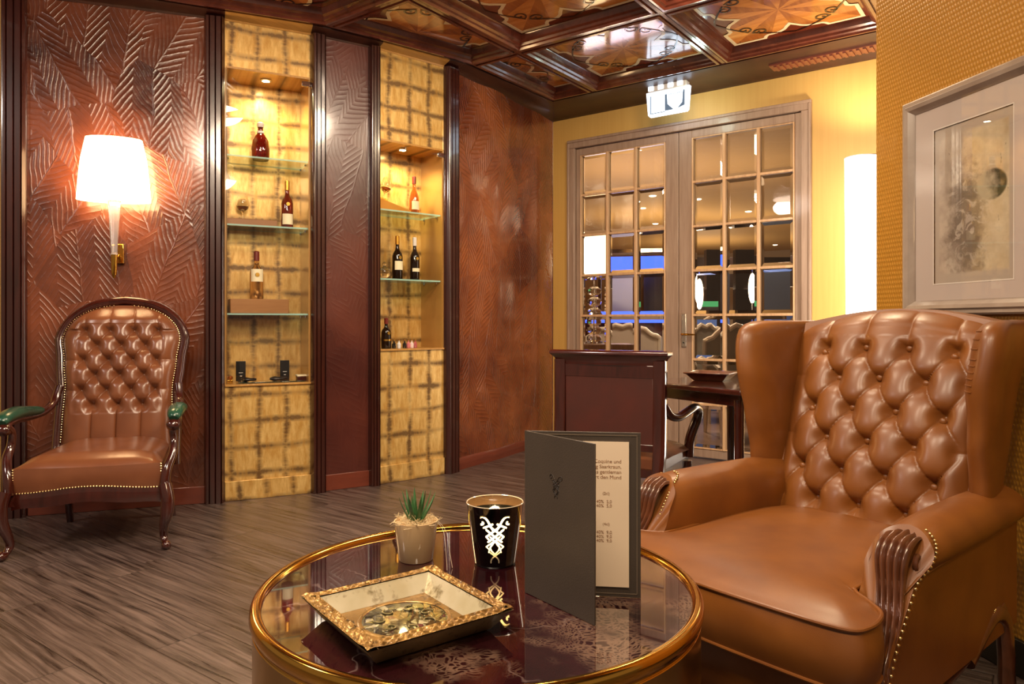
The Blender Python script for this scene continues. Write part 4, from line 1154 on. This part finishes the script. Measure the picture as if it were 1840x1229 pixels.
# top rail with flared cornice
mb=MB()
def toprail(u,v):
    s=2*u-1; prof=[(.0,.845),(.0,.852),(.004,.864),(.012,.880),(.024,.892),(.030,.898),(.030,.908),(.026,.914),(.02,.917)]
    k=v*(len(prof)-1); i=min(int(k),len(prof)-2); t=k-i; o=lerp(prof[i][0],prof[i+1][0],t); z=lerp(prof[i][1],prof[i+1][1],t)
    return (s*(HWs-.012+o), -.002-o-.02*(1-s*s)*0+ .012*s*s, z)
mb.grid(toprail,20,8)
mb.grid(lambda u,v:(lambda p:(p[0],.05-p[1]*.3,p[2]))(toprail(u,v)),20,8)
mb.grid(lambda u,v:(lambda p:(p[0],lerp(p[1],.05-p[1]*.3,v),p[2]))(toprail(u,1)),20,1)
for e in (0,1): mb.grid(lambda u,v:(lambda p:(p[0],lerp(p[1],.05-p[1]*.3,u),p[2]))(toprail(e,v)),1,8)
mb.build('top_rail',MH,ch)
MB().box(-HWs+.03,HWs-.03,.004,.03,.785,.848).build('upper_crosspiece',MH,ch,bevel=.003)
for sx in (-1,1):
    MB().tube([(sx*(HWs-.03),.016,.87),(sx*(HWs-.03),.016,.6),(sx*(HWs-.03),.010,.44),(sx*(HWs-.035),-.03,.2),(sx*(HWs-.04),-.08,0)],[(.03,.019),(.03,.019),(.03,.02),(.024,.019),(.02,.018)],12,sq=8,up=(0,1,0)).build('rear_leg',MH,ch,bevel=0)
MB().box(-HWs+.058,HWs-.058,.006,.036,.47,.805).build('back_panel',M['leather_dark'],ch,bevel=.006)
MB().box(-HWs+.05,HWs-.05,.004,.03,.44,.475).build('lower_crosspiece',MH,ch,bevel=.003)
MB().grid(lambda u,v:((2*u-1)*(HWs-.01)*lerp(.92,1.05,v),lerp(.03,.47,v),.40+.05*((1-abs(2*u-1)**6)*(1-abs(2*v-1)**6))),16,16).box(-HWs+.02,HWs-.02,.03,.46,.35,.40).build('seat',LB,ch)
MB().box(-HWs+.02,HWs-.02,.03,.46,.31,.36).build('seat_rail',MH,ch,bevel=.004)
for sx in (-1,1):
    MB().tube([(sx*(HWs-.02),.43,.34),(sx*(HWs-.02),.43,.15),(sx*(HWs-.02),.44,0)],[.026,.022,.016],12).build('front_leg',MH,ch)
    MB().tube(spline([(sx*(HWs-.02),.03,.665),(sx*(HWs-.005),.08,.612),(sx*(HWs+.015),.15,.595),(sx*(HWs+.03),.25,.610),(sx*(HWs+.04),.35,.625),(sx*(HWs+.04),.425,.605),(sx*(HWs+.03),.445,.56),(sx*(HWs+.01),.435,.50),(sx*(HWs-.005),.425,.44),(sx*(HWs-.01),.425,.36)],6),[(.025,.020)]*55,12).build('arm',MH,ch)

# ================================================================= BISTRO TABLE BEHIND
# near-left top corner passes behind the chair; near edge seen (1200,688)->(1336,703)
e1=on(1200,689,.75); e2=on(1336,703,.75); d=(e2-e1); d.z=0; d.normalize(); nb=Vector((-d.y,d.x,0))
tr=math.atan2(d.y,d.x); tc=e1+d*.10+nb*.36
bt=thing('square_table','square dark polished table standing between the side chair and the big armchair','table',(tc.x,tc.y,0),tr)
MB().box(-.36,.36,-.36,.36,.725,.75).build('table_top',M['mahogany'],bt,bevel=.006)
MB().box(-.31,.31,-.31,.31,.67,.725).build('apron',M['mahogany'],bt,bevel=.003)
for sx in (-1,1):
    for sy in (-1,1): MB().tube([(sx*.29,sy*.29,.70),(sx*.29,sy*.29,.1),(sx*.30,sy*.30,0)],[.024,.018,.022],12).build('leg',M['mahogany'],bt)
l=on(1279,681,.755); 
ty=thing('ashtray','square dark tray with flared rim on the square table','tray',(l.x,l.y,.7505),tr+.5)
mb=MB()
def sq(h,z): return [(-h,-h,z),(h,-h,z),(h,h,z),(-h,h,z)]
ringsq=[sq(.075,0),sq(.082,.006),(sq(.105,.032)),sq(.118,.038),sq(.118,.043),sq(.100,.041),sq(.078,.014)]
vs=[p for r in ringsq for p in r]; fs=[(j*4+i,j*4+(i+1)%4,(j+1)*4+(i+1)%4,(j+1)*4+i) for j in range(len(ringsq)-1) for i in range(4)]; fs+= [(3,2,1,0),tuple(range(24,28))]
mb.add(vs,fs); mb.build('tray_body',M['wood_carved'],ty,bevel=.002); MB().box(-.07,.07,-.07,.07,.014,.017).build('tray_inset',M['mahogany'],ty)
# ================================================================= ROUND TABLE
TZ=.53; TR=.428; TC=W(-.064,1.436)
rt=thing('round_table','round drum table with burgundy marble top and polished brass rim in the foreground','table',(TC.x,TC.y,0),CA)
MB().lathe([(0,TZ),(TR-.0195,TZ),(TR-.0195,TZ-.02)],n=128,cap=False).build('marble_top',M['marble'],rt,ang=30)
MB().lathe([(TR-.0205,TZ-.002),(TR-.0205,TZ+.004),(TR-.018,TZ+.0075),(TR-.013,TZ+.010),(TR-.006,TZ+.010),(TR-.002,TZ+.007),(TR,TZ+.001),(TR+.001,TZ-.006),(TR-.002,TZ-.016),(TR-.006,TZ-.020),(TR-.006,TZ-.023),(TR-.004,TZ-.026)],n=160,cap=False).build('brass_rim',M['brass'],rt,ang=50)
MB().lathe([(TR-.005,TZ-.024),(TR-.005,TZ-.150),(TR-.012,TZ-.158),(TR-.03,TZ-.158),(TR-.03,TZ-.03)],n=160,cap=False).build('brass_band',M['brass_band'],rt,ang=30)
MB().lathe([(.30,0),(.30,.025),(.27,.035),(.10,.05),(.085,.1),(.085,TZ-.15),(.12,TZ-.1)],n=64).build('pedestal',M['brass_band'],rt,ang=30)

# ---------------------------------------------------------------- square ornamental tray
tc=W(-.184,1.252); ta=CA+math.radians(36.5)
ty=thing('ornamental_tray','square antique gold ornamental tray with round medallion lying on the marble top','tray',(tc.x,tc.y,TZ+.0005),ta)
def aged(name,c1,c2,dark,rough=.35,metal=.6,bs=.5,sc=60):
    n=NT(name); v=n.obj(); a=n.noise(v,sc,4,.65); b=n.noise(v,12,3)
    col=n.mix(n.ramp(b,[(.3,0),(.7,1)]),c1,c2); col=n.mix(n.ramp(a,[(.30,1),(.46,0)]),col,dark)
    return n.pbr(col,rough,metal,n.bump(a,bs,.004),Coat_Weight=.4,Coat_Roughness=.1)
M['aged_gold']=aged('aged_carved_gold','#b8904e','#86612f','#261608')
M['aged_gold_dark']=aged('aged_gold_outside','#b09a70','#8c744e','#3a2a18',.5,.4,.3)
M['pearl']=aged('silvered_tile','#f0e6cc','#d2c6a2','#8a7a58',.22,.35,.12,30)
def sq2(h,z): return [(-h,-h,z),(h,-h,z),(h,h,z),(-h,h,z)]
def loop(R): 
    return [p for r in R for p in r],[(j*4+i,j*4+(i+1)%4,(j+1)*4+(i+1)%4,(j+1)*4+i) for j in range(len(R)-1) for i in range(4)]
# outside shell
R=[sq2(.100,0),sq2(.106,.003),sq2(.131,.035),sq2(.134,.037)]; vs,fs=loop(R); fs.append((3,2,1,0))
MB().add(vs,fs).build('tray_body',M['aged_gold_dark'],ty,fixn=False)
# carved rim: four mitred grids with relief
def side_grid(h0,h1,z0,z1,relief,nu,nv,mats,name,parent,mi=None):
    mb=MB()
    for k in range(4):
        def fn(u,v):
            h=lerp(h0,h1,v); s=2*u-1; x=s*h; y=-h; z=lerp(z0,z1,v)+relief(u,v,s*h)
            for _ in range(k): x,y=-y,x
            return (x,y,z)
        mb.grid(fn,nu,nv)
    return mb.build(name,mats,parent,fixn=False,ang=60)
def rel(u,v,x):
    e=math.sin(PI*clamp(v))**.5
    a=.0020*math.sin(x*420)*math.sin(v*PI*4)+.0016*math.sin(x*150+3*math.sin(v*7))
    bead=.002*(1 if v<.12 or v>.88 else 0)
    corner=.003*math.exp(-((abs(x)-.122)/.012)**2)
    return a*e+bead+corner
side_grid(.134,.110,.037,.0385,rel,90,14,M['aged_gold'],'carved_rim',ty)
o=side_grid(.110,.088,.0385,.010,lambda u,v,x:-.0004*(abs((x*24)%1-.5)<.03),60,6,M['pearl'],'inner_wall',ty)
# floor of the tray with circular medallion
mb=MB(); mb.lathe([(.073,.0112),(.075,.0125),(.079,.0125),(.081,.0100)],n=48,cap=False).build('medallion_ring',M['aged_gold'],ty,fixn=False)
MB().add(sq2(.0885,.0098),[(0,1,2,3)]).build('tray_floor',M['aged_gold'],ty,fixn=False)
def medal():
    n=NT('medallion_relief'); v=n.obj()
    wc=n.n('ShaderNodeTexNoise',i_Scale=30.0,i_Detail=3.0); n.set(wc,'Vector',v)
    q=n.n('ShaderNodeVectorMath',operation='MULTIPLY_ADD'); n.set(q,0,wc.outputs['Color']); q.inputs[1].default_value=(.035,.035,.0); n.set(q,2,v)
    vo=n.n('ShaderNodeTexVoronoi',feature='DISTANCE_TO_EDGE',i_Scale=75.0); n.set(vo,'Vector',q.outputs[0])
    vc=n.n('ShaderNodeTexVoronoi',i_Scale=75.0); n.set(vc,'Vector',q.outputs[0]); r=n.sep(vc.outputs['Color'])
    col=n.ramp(r[0],[(0,'#2a2418'),(.25,'#6f6640'),(.5,'#a89a5a'),(.72,'#c9bf9a'),(.86,'#7a3f46'),(.95,'#1c1810')],'CONSTANT')
    line=n.ramp(vo.outputs[0],[(0,1),(.10,0)])
    x,y,z=n.sep(v); edge=n.ramp(n.noise(n.vec(x,y,5.0),18,2),[(.42,0),(.6,1)])
    col=n.mix(n.math('MULTIPLY',edge,.6),col,'#161208')
    return n.pbr(n.mix(line,col,'#14100a'),.15,.3,n.bump(vo.outputs[0],.4,.002),Coat_Weight=1.0)
MB().lathe([(.073,.0108),(0,.0112)],n=48,cap=False).build('medallion',medal(),ty,fixn=False)
# hollow relief figures, generic foliage swirls
mb=MB()
for k in range(7):
    a0=k*.9; cx,cy=.042*math.cos(a0),.040*math.sin(a0)
    pts=[(cx+.014*(1-t/14)*math.cos(a0+t*.45),cy+.014*(1-t/14)*math.sin(a0+t*.45),.0125) for t in range(12)]
    mb.tube(pts,.0012,6)
mb.build('relief_swirls',aged('relief_metal','#9a9060','#b8ab80','#2a2214',.3,.7,.3),ty)

# ---------------------------------------------------------------- succulent
pc_=W(-.211,1.60); pot=thing('potted_succulent','small aloe in a cream pot with pale fibre mulch, left of the black candle glass','potted plant',(pc_.x,pc_.y,TZ+.0005),CA)
MB().lathe([(0,.004),(.036,.0),(.0375,.002),(.0475,.082),(.048,.086),(.0455,.086),(.045,.078),(0,.074)],n=48,cap=False).build('pot',plain('cream_ceramic','#d8b78a',.35,0,Coat_Weight=.3),pot,ang=50)
random.seed(3)
mb=MB()
for k in range(230):
    a=random.random()*2*PI; r=.042*math.sqrt(random.random()); 
    p=Vector((r*math.cos(a),r*math.sin(a),.078+.014*random.random()))
    d=Vector((random.uniform(-1,1),random.uniform(-1,1),random.uniform(-.1,.55))).normalized()
    L_=random.uniform(.02,.04) if k%9 else random.uniform(.045,.06); c=Vector((random.uniform(-1,1),random.uniform(-1,1),random.uniform(-.6,.2)))*.012
    mb.tube([p-d*L_*.5,p+c,p+d*L_*.5],.0005,3)
mb.build('fibre_mulch',plain('pale_fibre','#e0cba0',.6),pot)
leafm=NT('aloe_leaf'); vv=leafm.obj(); LM=leafm.pbr(leafm.mix(leafm.noise(vv,60,2),'#1f4a24','#4f7d4a'),.4)
for k in range(17):
    ring_=0 if k<6 else 1; a=k*2.399; tilt=.18+.042*k; L_=(.058 if k<5 else .072)+.010*random.random(); w=.0080
    base=Vector((0,0,.074)); dirh=Vector((math.cos(a),math.sin(a),0))
    pts=[];rad=[]
    for i in range(9):
        t=i/8; th=tilt*(1-.25*t)
        pts.append(base+dirh*(L_*t*math.sin(th)+.004)+Vector((0,0,L_*t*math.cos(th)*1.05+.0))); rad.append((w*(1-t)**.75*(1-.25*(1-t))+.0003,.0028*(1-t)+.0003))
    MB().tube(pts,rad,8,up=tuple((Vector((0,0,1))*math.sin(tilt)-dirh*math.cos(tilt)))).build('leaf',LM,pot)
mb=MB()
for (s0,e0) in (((.046,.005,.085),(.085,-.06,.0)),((.046,.0,.084),(.075,-.075,.0))):
    s0=Vector(s0);e0=Vector(e0); mb.tube(spline([s0,s0.lerp(e0,.35)+Vector((.008,0,.01)),s0.lerp(e0,.75)+Vector((.004,0,.0)),e0+Vector((0,0,.001))],6),.0005,4)
mb.build('stray_fibre',plain('fibre_strand','#b8a890',.6),pot)

# ---------------------------------------------------------------- candle glass
cc=W(-.037,1.578); cg=thing('candle_holder','black glass tealight holder with glowing cut-out scroll ornament, beside the menu','candle holder',(cc.x,cc.y,TZ+.0005),math.atan2(-cc.y,-cc.x)+PI/2)
def seg_d(px,py,a,b):
    dx,dy=b[0]-a[0],b[1]-a[1]; t=clamp(((px-a[0])*dx+(py-a[1])*dy)/max(1e-9,dx*dx+dy*dy)); return math.hypot(px-a[0]-dx*t,py-a[1]-dy*t)
# strokes (x in cm right, y in cm up, width cm); mirrored
def bez(pts,n=6): return [(p.x,p.y) for p in spline([(a,b,0) for a,b in pts],n)]
ORN=[(bez([(.25,6.2),(.75,7.1),(1.2,8.0),(1.8,8.55),(2.45,8.35),(2.65,7.7),(2.35,7.15),(1.9,7.3),(1.95,7.6)]),.42),
     ([( -1.35,6.3),(1.05,4.1)],.40),([(-.75,6.9),(1.35,5.0)],.40),([(1.75,6.6),(.4,7.3)],.42),([(1.35,5.0),(1.0,4.6)],.36),([(-.7,5.0),(.55,3.6)],.30),
     ([(0.0,4.4),(.75,3.75),(1.35,3.2),(.85,2.75),(.95,2.2)],.28),([(.0,1.9),(.55,2.55),(.75,3.1),(.35,3.7)],.30),
     (bez([(-.75,2.2),(-.2,1.75),(.25,1.35),(.55,.9),(.62,.35)]),.26)]
def orn(x,y):
    for sx in (1,-1):
        for pl,w in ORN:
            for a,b in zip(pl,pl[1:]):
                if seg_d(x*sx,y,a,b)<w/2*.78: return True
    return False
mb=MB(); NU,NV_=420,200; H_=.132
def rr(z): return lerp(.044,.0625,z/H_)
n0=len(mb.v)
for j in range(NV_+1):
    z=.004+(H_-.004)*j/NV_; r=rr(z)
    for i in range(NU):
        a=-PI/2+2*PI*i/NU; mb.v.append((r*math.cos(a),r*math.sin(a),z))
for j in range(NV_):
    z=(.004+(H_-.004)*(j+.5)/NV_)*100
    for i in range(NU):
        a=2*PI*(i+.5)/NU; a=a if a<PI else a-2*PI
        x=a*rr(z/100)*100; 
        m=1 if abs(x)<3.2 and orn(x/1.36,(z-1.0)*.83) else 0
        mb.f.append([j*NU+i,j*NU+(i+1)%NU,(j+1)*NU+(i+1)%NU,(j+1)*NU+i]); mb.m.append(m)
n=NT('frosted_lit_glass'); tb=n.n('ShaderNodeBsdfTranslucent'); n.set(tb,0,hexc('#fff0cc')); n.t.links.new(tb.outputs[0],n.out.inputs[0]); M['frost']=n.m
sh=mb.build('glass_shell',[plain('black_glass','#050505',.06,0,Coat_Weight=1.0),M['frost']],cg,fixn=False)
M['smoke_glass']=plain('smoked_glass_inside','#2c2016',.15,0,Coat_Weight=1)
MB().lathe([(rr(.112)-.002,.112),(rr(H_)-.0016,H_-.001)],n=64,cap=False).build('inner_band',M['smoke_glass'],cg,fixn=False)
MB().lathe([(rr(H_),H_),(rr(H_)-.0012,H_+.0012),(rr(H_)-.003,H_)],n=64,cap=False).build('rim',plain('clear_rim','#c8b8a0',.1,0,Coat_Weight=1),cg,fixn=False)
MB().lathe([(0,.0),(.043,.0),(.045,.004),(0,.006)],n=48,cap=False).build('base',M['black_plastic'],cg)
cd=thing('tealight','lit tealight burning inside the black candle glass','candle',(cc.x,cc.y,TZ+.0070),0)
MB().lathe([(.0,0),(.03,0),(.03,.055),(0,.053)],n=32,cap=False).build('wax',plain('wax','#f2e0b8',.5,0,Subsurface_Weight=.2),cd)
MB().lathe([(.0012,.053),(.001,.064)],n=6).build('wick',M['black_plastic'],cd)
MB().lathe([(.0,.062),(.006,.070),(.0065,.076),(.004,.09),(.0,.106)],n=16,cap=False).build('flame',emit('flame','#ffd890',60),cd)
light('candle_flame','POINT',(cc.x,cc.y,TZ+.098),1.6,(1,.66,.28),shadow_soft_size=.012)
light('candle_flame_low','POINT',(cc.x+.0,cc.y,TZ+.075),1.0,(1,.70,.3),shadow_soft_size=.006)

# ---------------------------------------------------------------- menu
S0=W(.027,1.402); Fp=W(.143,1.248); Bp=W(.243,1.374)
MZ=TZ+.0006; MHt=.312
mn=thing('menu_folder','grey brown leather menu folder standing half open on the marble top','menu',(S0.x,S0.y,MZ),0)
cov=leather('taupe_menu_leather','#4a4038','#423931',.5,.3)
def cover(P,nm):
    d=(P-S0); L_=d.length; d.normalize(); a=math.atan2(d.y,d.x)
    o=MB().box(0,L_,-.0015,.0015,0,MHt).build(nm,cov,mn,bevel=.0008); o.rotation_euler.z=a
    return o,L_
oF,LF=cover(Fp,'front_cover'); oB,LB_=cover(Bp,'back_cover')
MB().tube([(0,0,.0),(0,0,MHt)],.0025,10).build('spine',cov,mn)
# turned-in border of the back cover, page block with printed lines
pg=MB().box(.012,LB_-.022,-.0042,-.0018,.020,MHt-.018).build('page',plain('cream_page','#f0d9bd',.6),oB,bevel=.0)
for b in ((.006,LB_-.006,MHt-.007,MHt-.005),(.006,LB_-.006,.006,.008),(LB_-.008,LB_-.006,.006,MHt-.006)):
    MB().box(b[0],b[1],-.0022,-.0014,b[2],b[3]).build('stitched_edge',plain('edge_line','#6a5c4e',.5),oB)
ink=plain('brown_ink','#8a5a34',.6)
def text(s,x,z,size,parent,y=-.0044,align='LEFT'):
    cu=bpy.data.curves.new('txt','FONT'); cu.body=s; cu.size=size; cu.align_x=align; cu.extrude=.00005
    o=bpy.data.objects.new('tmp',cu); COL.objects.link(o); bpy.context.view_layer.update()
    me=bpy.data.meshes.new_from_object(o); bpy.data.objects.remove(o)
    me.materials.clear(); me.materials.append(ink)
    p=bpy.data.objects.new('printed_text',me); COL.objects.link(p); p.parent=parent; p.location=(x,y,z); p.rotation_euler=(PI/2,0,0)
    return p
# page text (right-hand part is what shows past the cover)
rx=LB_-.036
for i,s in enumerate(('Zach Coquine und','scharrig Saarkraun,','der, das gentleman','feinste Art den Mund')):
    text(s,rx,MHt-.058-i*.0100,.0098,oB,align='RIGHT')
text('(2cl)',rx-.022,MHt-.118,.0075,oB,align='RIGHT')
for i,z in enumerate((.134,.142)): text('40%  5,0',rx-.018,MHt-z,.0085,oB,align='RIGHT')
text('(4cl)',rx-.022,MHt-.176,.0075,oB,align='RIGHT')
for i,z in enumerate((.192,.200,.208)): text('40%  9,0',rx-.018,MHt-z,.0085,oB,align='RIGHT')
# embossed emblem on the front cover (scroll and lattice ornament)
mb=MB(); ex_,ez_=LF*.47,MHt-.115; k_=.0068
for sx in (1,-1):
    for pl,w in ORN:
        mb.tube([(ex_+sx*x*k_*.95,-.0015,ez_+y*k_*.75) for x,y in pl],(.0009,.0009),5)
mb.build('embossed_emblem',plain('emboss_dark','#241c18',.4),oF)

# ================================================================= FRAMED PICTURE on the right wall
def rwp(px):
    r=W((px-920)/F,1.0); d=Vector((math.cos(rzr),math.sin(rzr),0)); o=R0
    det=r.x*(-d.y)+r.y*d.x; s=(o.x*(-d.y)+o.y*d.x)/det; q=Vector((r.x*s,r.y*s,0)); return (q-R0).dot(d), s
xl,Dl=rwp(1632); xr=xl+.78
ztop=CH+(HY-190)/F*Dl; zbot=CH+(HY-567)/F*Dl
pic=thing('framed_picture','wide silver framed ink drawing behind glass on the ochre right wall','picture',(R0.x,R0.y,0),rzr)
fm=wood('silvered_frame','#a39488','#8c7c70',.3,(6,6,6),.5)
mb=MB(); fw=.05
PR=[(0,0),(0,-.022),(.006,-.028),(.016,-.026),(.022,-.034),(.034,-.030),(.042,-.020),(.05,-.012),(.05,-.004)]
def fring(d): return [(xl+d,zbot+d),(xr-d,zbot+d),(xr-d,ztop-d),(xl+d,ztop-d)]
vs=[(x,y,z) for d,y in PR for x,z in fring(d)]
fs=[(j*4+i,j*4+(i+1)%4,(j+1)*4+(i+1)%4,(j+1)*4+i) for j in range(len(PR)-1) for i in range(4)]
mb.add(vs,fs).build('frame',fm,pic,ang=20)
x1,_=rwp(1683); x2,_=rwp(1826)
zi1=zat(200,1.0); 
_,D1=rwp(1683); zA=CH+(HY-236)/F*D1; zB=CH+(HY-510)/F*D1
mb=MB(); 
def rect_ring(o,i,y): 
    a=[(o[0],y,o[2]),(o[1],y,o[2]),(o[1],y,o[3]),(o[0],y,o[3])]; b=[(i[0],y,i[2]),(i[1],y,i[2]),(i[1],y,i[3]),(i[0],y,i[3])]
    return a+b,[(0,1,5,4),(1,2,6,5),(2,3,7,6),(3,0,4,7)]
O=(xl+.045,xr-.045,zbot+.045,ztop-.045); I=(x1,x2,zB,zA)
vs,fs=rect_ring(O,I,-.010); mb.add(vs,fs).build('mat_board',plain('warm_grey_mat','#c4b6ae',.6),pic,fixn=False,smooth=False)
mb=MB(); e=.004
vs,fs=rect_ring((x1-e,x2+e,zB-e,zA+e),I,-.0108); mb.add(vs,fs).build('mat_bevel',plain('mat_bevel_line','#e2dad0',.5),pic,fixn=False,smooth=False)
def art():
    n=NT('ink_wash_drawing'); v=n.obj(); x,y,z=n.sep(v)
    u=n.math('DIVIDE',n.math('SUBTRACT',x,x1),x2-x1); w=n.math('DIVIDE',n.math('SUBTRACT',z,zB),zA-zB)
    base=n.ramp(n.noise(n.vec(x,z,1.0),9,4,.6),[(.3,'#9a8a7c'),(.7,'#cbbcaa')])
    half=n.ramp(u,[(.495,0),(.505,1)]); base=n.mix(half,base,n.ramp(n.noise(n.vec(x,z,4.0),11,4,.6),[(.3,'#b09c7c'),(.7,'#d6c8ab')]))
    # dark wash mass, lower middle left
    du=n.math('MULTIPLY',n.math('SUBTRACT',u,.42),2.6); dv=n.math('MULTIPLY',n.math('SUBTRACT',w,.34),1.7)
    r=n.math('SQRT',n.math('ADD',n.math('MULTIPLY',du,du),n.math('MULTIPLY',dv,dv)))
    r=n.math('ADD',r,n.math('MULTIPLY_ADD',n.noise(n.vec(x,z,8.0),16,4,.7),1.3,-.65))
    c=n.mix(n.math('MULTIPLY',n.ramp(r,[(.35,1),(.75,0)]),.75),base,'#5b4c3e')
    pale=n.ramp(n.noise(n.vec(x,z,12.0),18,5,.6,1.5),[(.52,0),(.6,1)]); c=n.mix(n.math('MULTIPLY',n.math('MULTIPLY',pale,.5),n.ramp(r,[(.4,1),(1.0,0)])),c,'#d2c6b6')
    # dark round form on the right
    du=n.math('MULTIPLY',n.math('SUBTRACT',u,.74),.52); dv=n.math('SUBTRACT',w,.57)
    rr_=n.math('SQRT',n.math('ADD',n.math('MULTIPLY',du,du),n.math('MULTIPLY',dv,dv)))
    ball=n.ramp(rr_,[(.088,1),(.098,0)]); shade=n.ramp(n.math('ADD',n.math('MULTIPLY',du,5.0),n.noise(n.vec(x,z,2.0),30,3)),[(.35,'#b5a88c'),(.75,'#3c3c24')])
    c=n.mix(ball,c,shade)
    # fine scratch lines
    sc=n.noise(n.vec(n.math('MULTIPLY',x,60),n.math('MULTIPLY',z,14),1.0),1.0,3,.7); c=n.mix(n.math('MULTIPLY',n.ramp(sc,[(.66,0),(.70,1)]),.5),c,'#3a2e26')
    edge=n.math('MINIMUM',n.math('MINIMUM',u,n.math('SUBTRACT',1.0,u)),n.math('MINIMUM',w,n.math('SUBTRACT',1.0,w)))
    c=n.mix(n.ramp(edge,[(.05,1),(.07,0)]),c,'#b3a596')
    return n.pbr(c,.6)
MB().add([(x1,-.006,zB),(x2,-.006,zB),(x2,-.006,zA),(x1,-.006,zA)],[(0,1,2,3)]).build('drawing',art(),pic,fixn=False,smooth=False)
MB().box(xl+.045,xr-.045,-.0165,-.0145,zbot+.045,ztop-.045).build('glazing',thin_glass('picture_glass',ior=1.5,gl=1.0),pic,smooth=False)

# ================================================================= LIGHTING OF THE ROOM
# downlights in the ceiling behind and beside the camera, warm
def down(X,Y,e,col=(1,.80,.58),size=.25,tz=0,tx=None,ty=None,z=2.85):
    p=W(X,Y,z); tg=W(X if tx is None else tx,Y if ty is None else ty,tz)
    return light('ceiling_spot','AREA',p,e,col,shape='DISK',size=size,target=tg)
down(-.7,.9,58,tx=-2.0,ty=3.5,tz=.5,size=.7)
down(.1,.3,26,tx=.2,ty=2.0,tz=.4,size=.4)
down(1.0,-.2,20,(1,.72,.42),tx=1.2,ty=1.8,tz=.7,size=.4)
down(.4,3.0,28,tx=-.5,ty=4.5,tz=1.0,size=.4)
down(1.2,3.4,26,(1,.78,.5),tx=1.3,ty=4.4,tz=1.0,size=.4)
down(-.6,2.3,20,tx=-.6,ty=2.8,tz=0,size=.5)
down(-3.1,1.2,26,(1,.85,.75),tx=-2.2,ty=1.8,tz=0,size=.6)
wd=bpy.data.worlds.new('world'); bpy.context.scene.world=wd; wd.use_nodes=True
wd.node_tree.nodes['Background'].inputs[0].default_value=(1,.72,.5,1); wd.node_tree.nodes['Background'].inputs[1].default_value=.15
# ================================================================= CAMERA
cam=bpy.data.cameras.new('camera'); co=bpy.data.objects.new('camera',cam); COL.objects.link(co)
co.location=(0,0,CH); co.rotation_euler=(PI/2,0,CA); cam.sensor_width=36; cam.lens=F/1840*36; cam.shift_y=(HY-614.5)/1840; cam.clip_start=.05
sc_=bpy.context.scene; sc_.camera=co
sc_.view_settings.view_transform='Standard'; sc_.view_settings.look='None'; sc_.view_settings.gamma=1; sc_.view_settings.exposure=0.75
sc_.view_settings.use_curve_mapping=False
sc_.cycles.max_bounces=10; sc_.cycles.transparent_max_bounces=16; sc_.cycles.caustics_reflective=False; sc_.cycles.caustics_refractive=False; sc_.cycles.use_denoising=True; sc_.cycles.sample_clamp_indirect=6
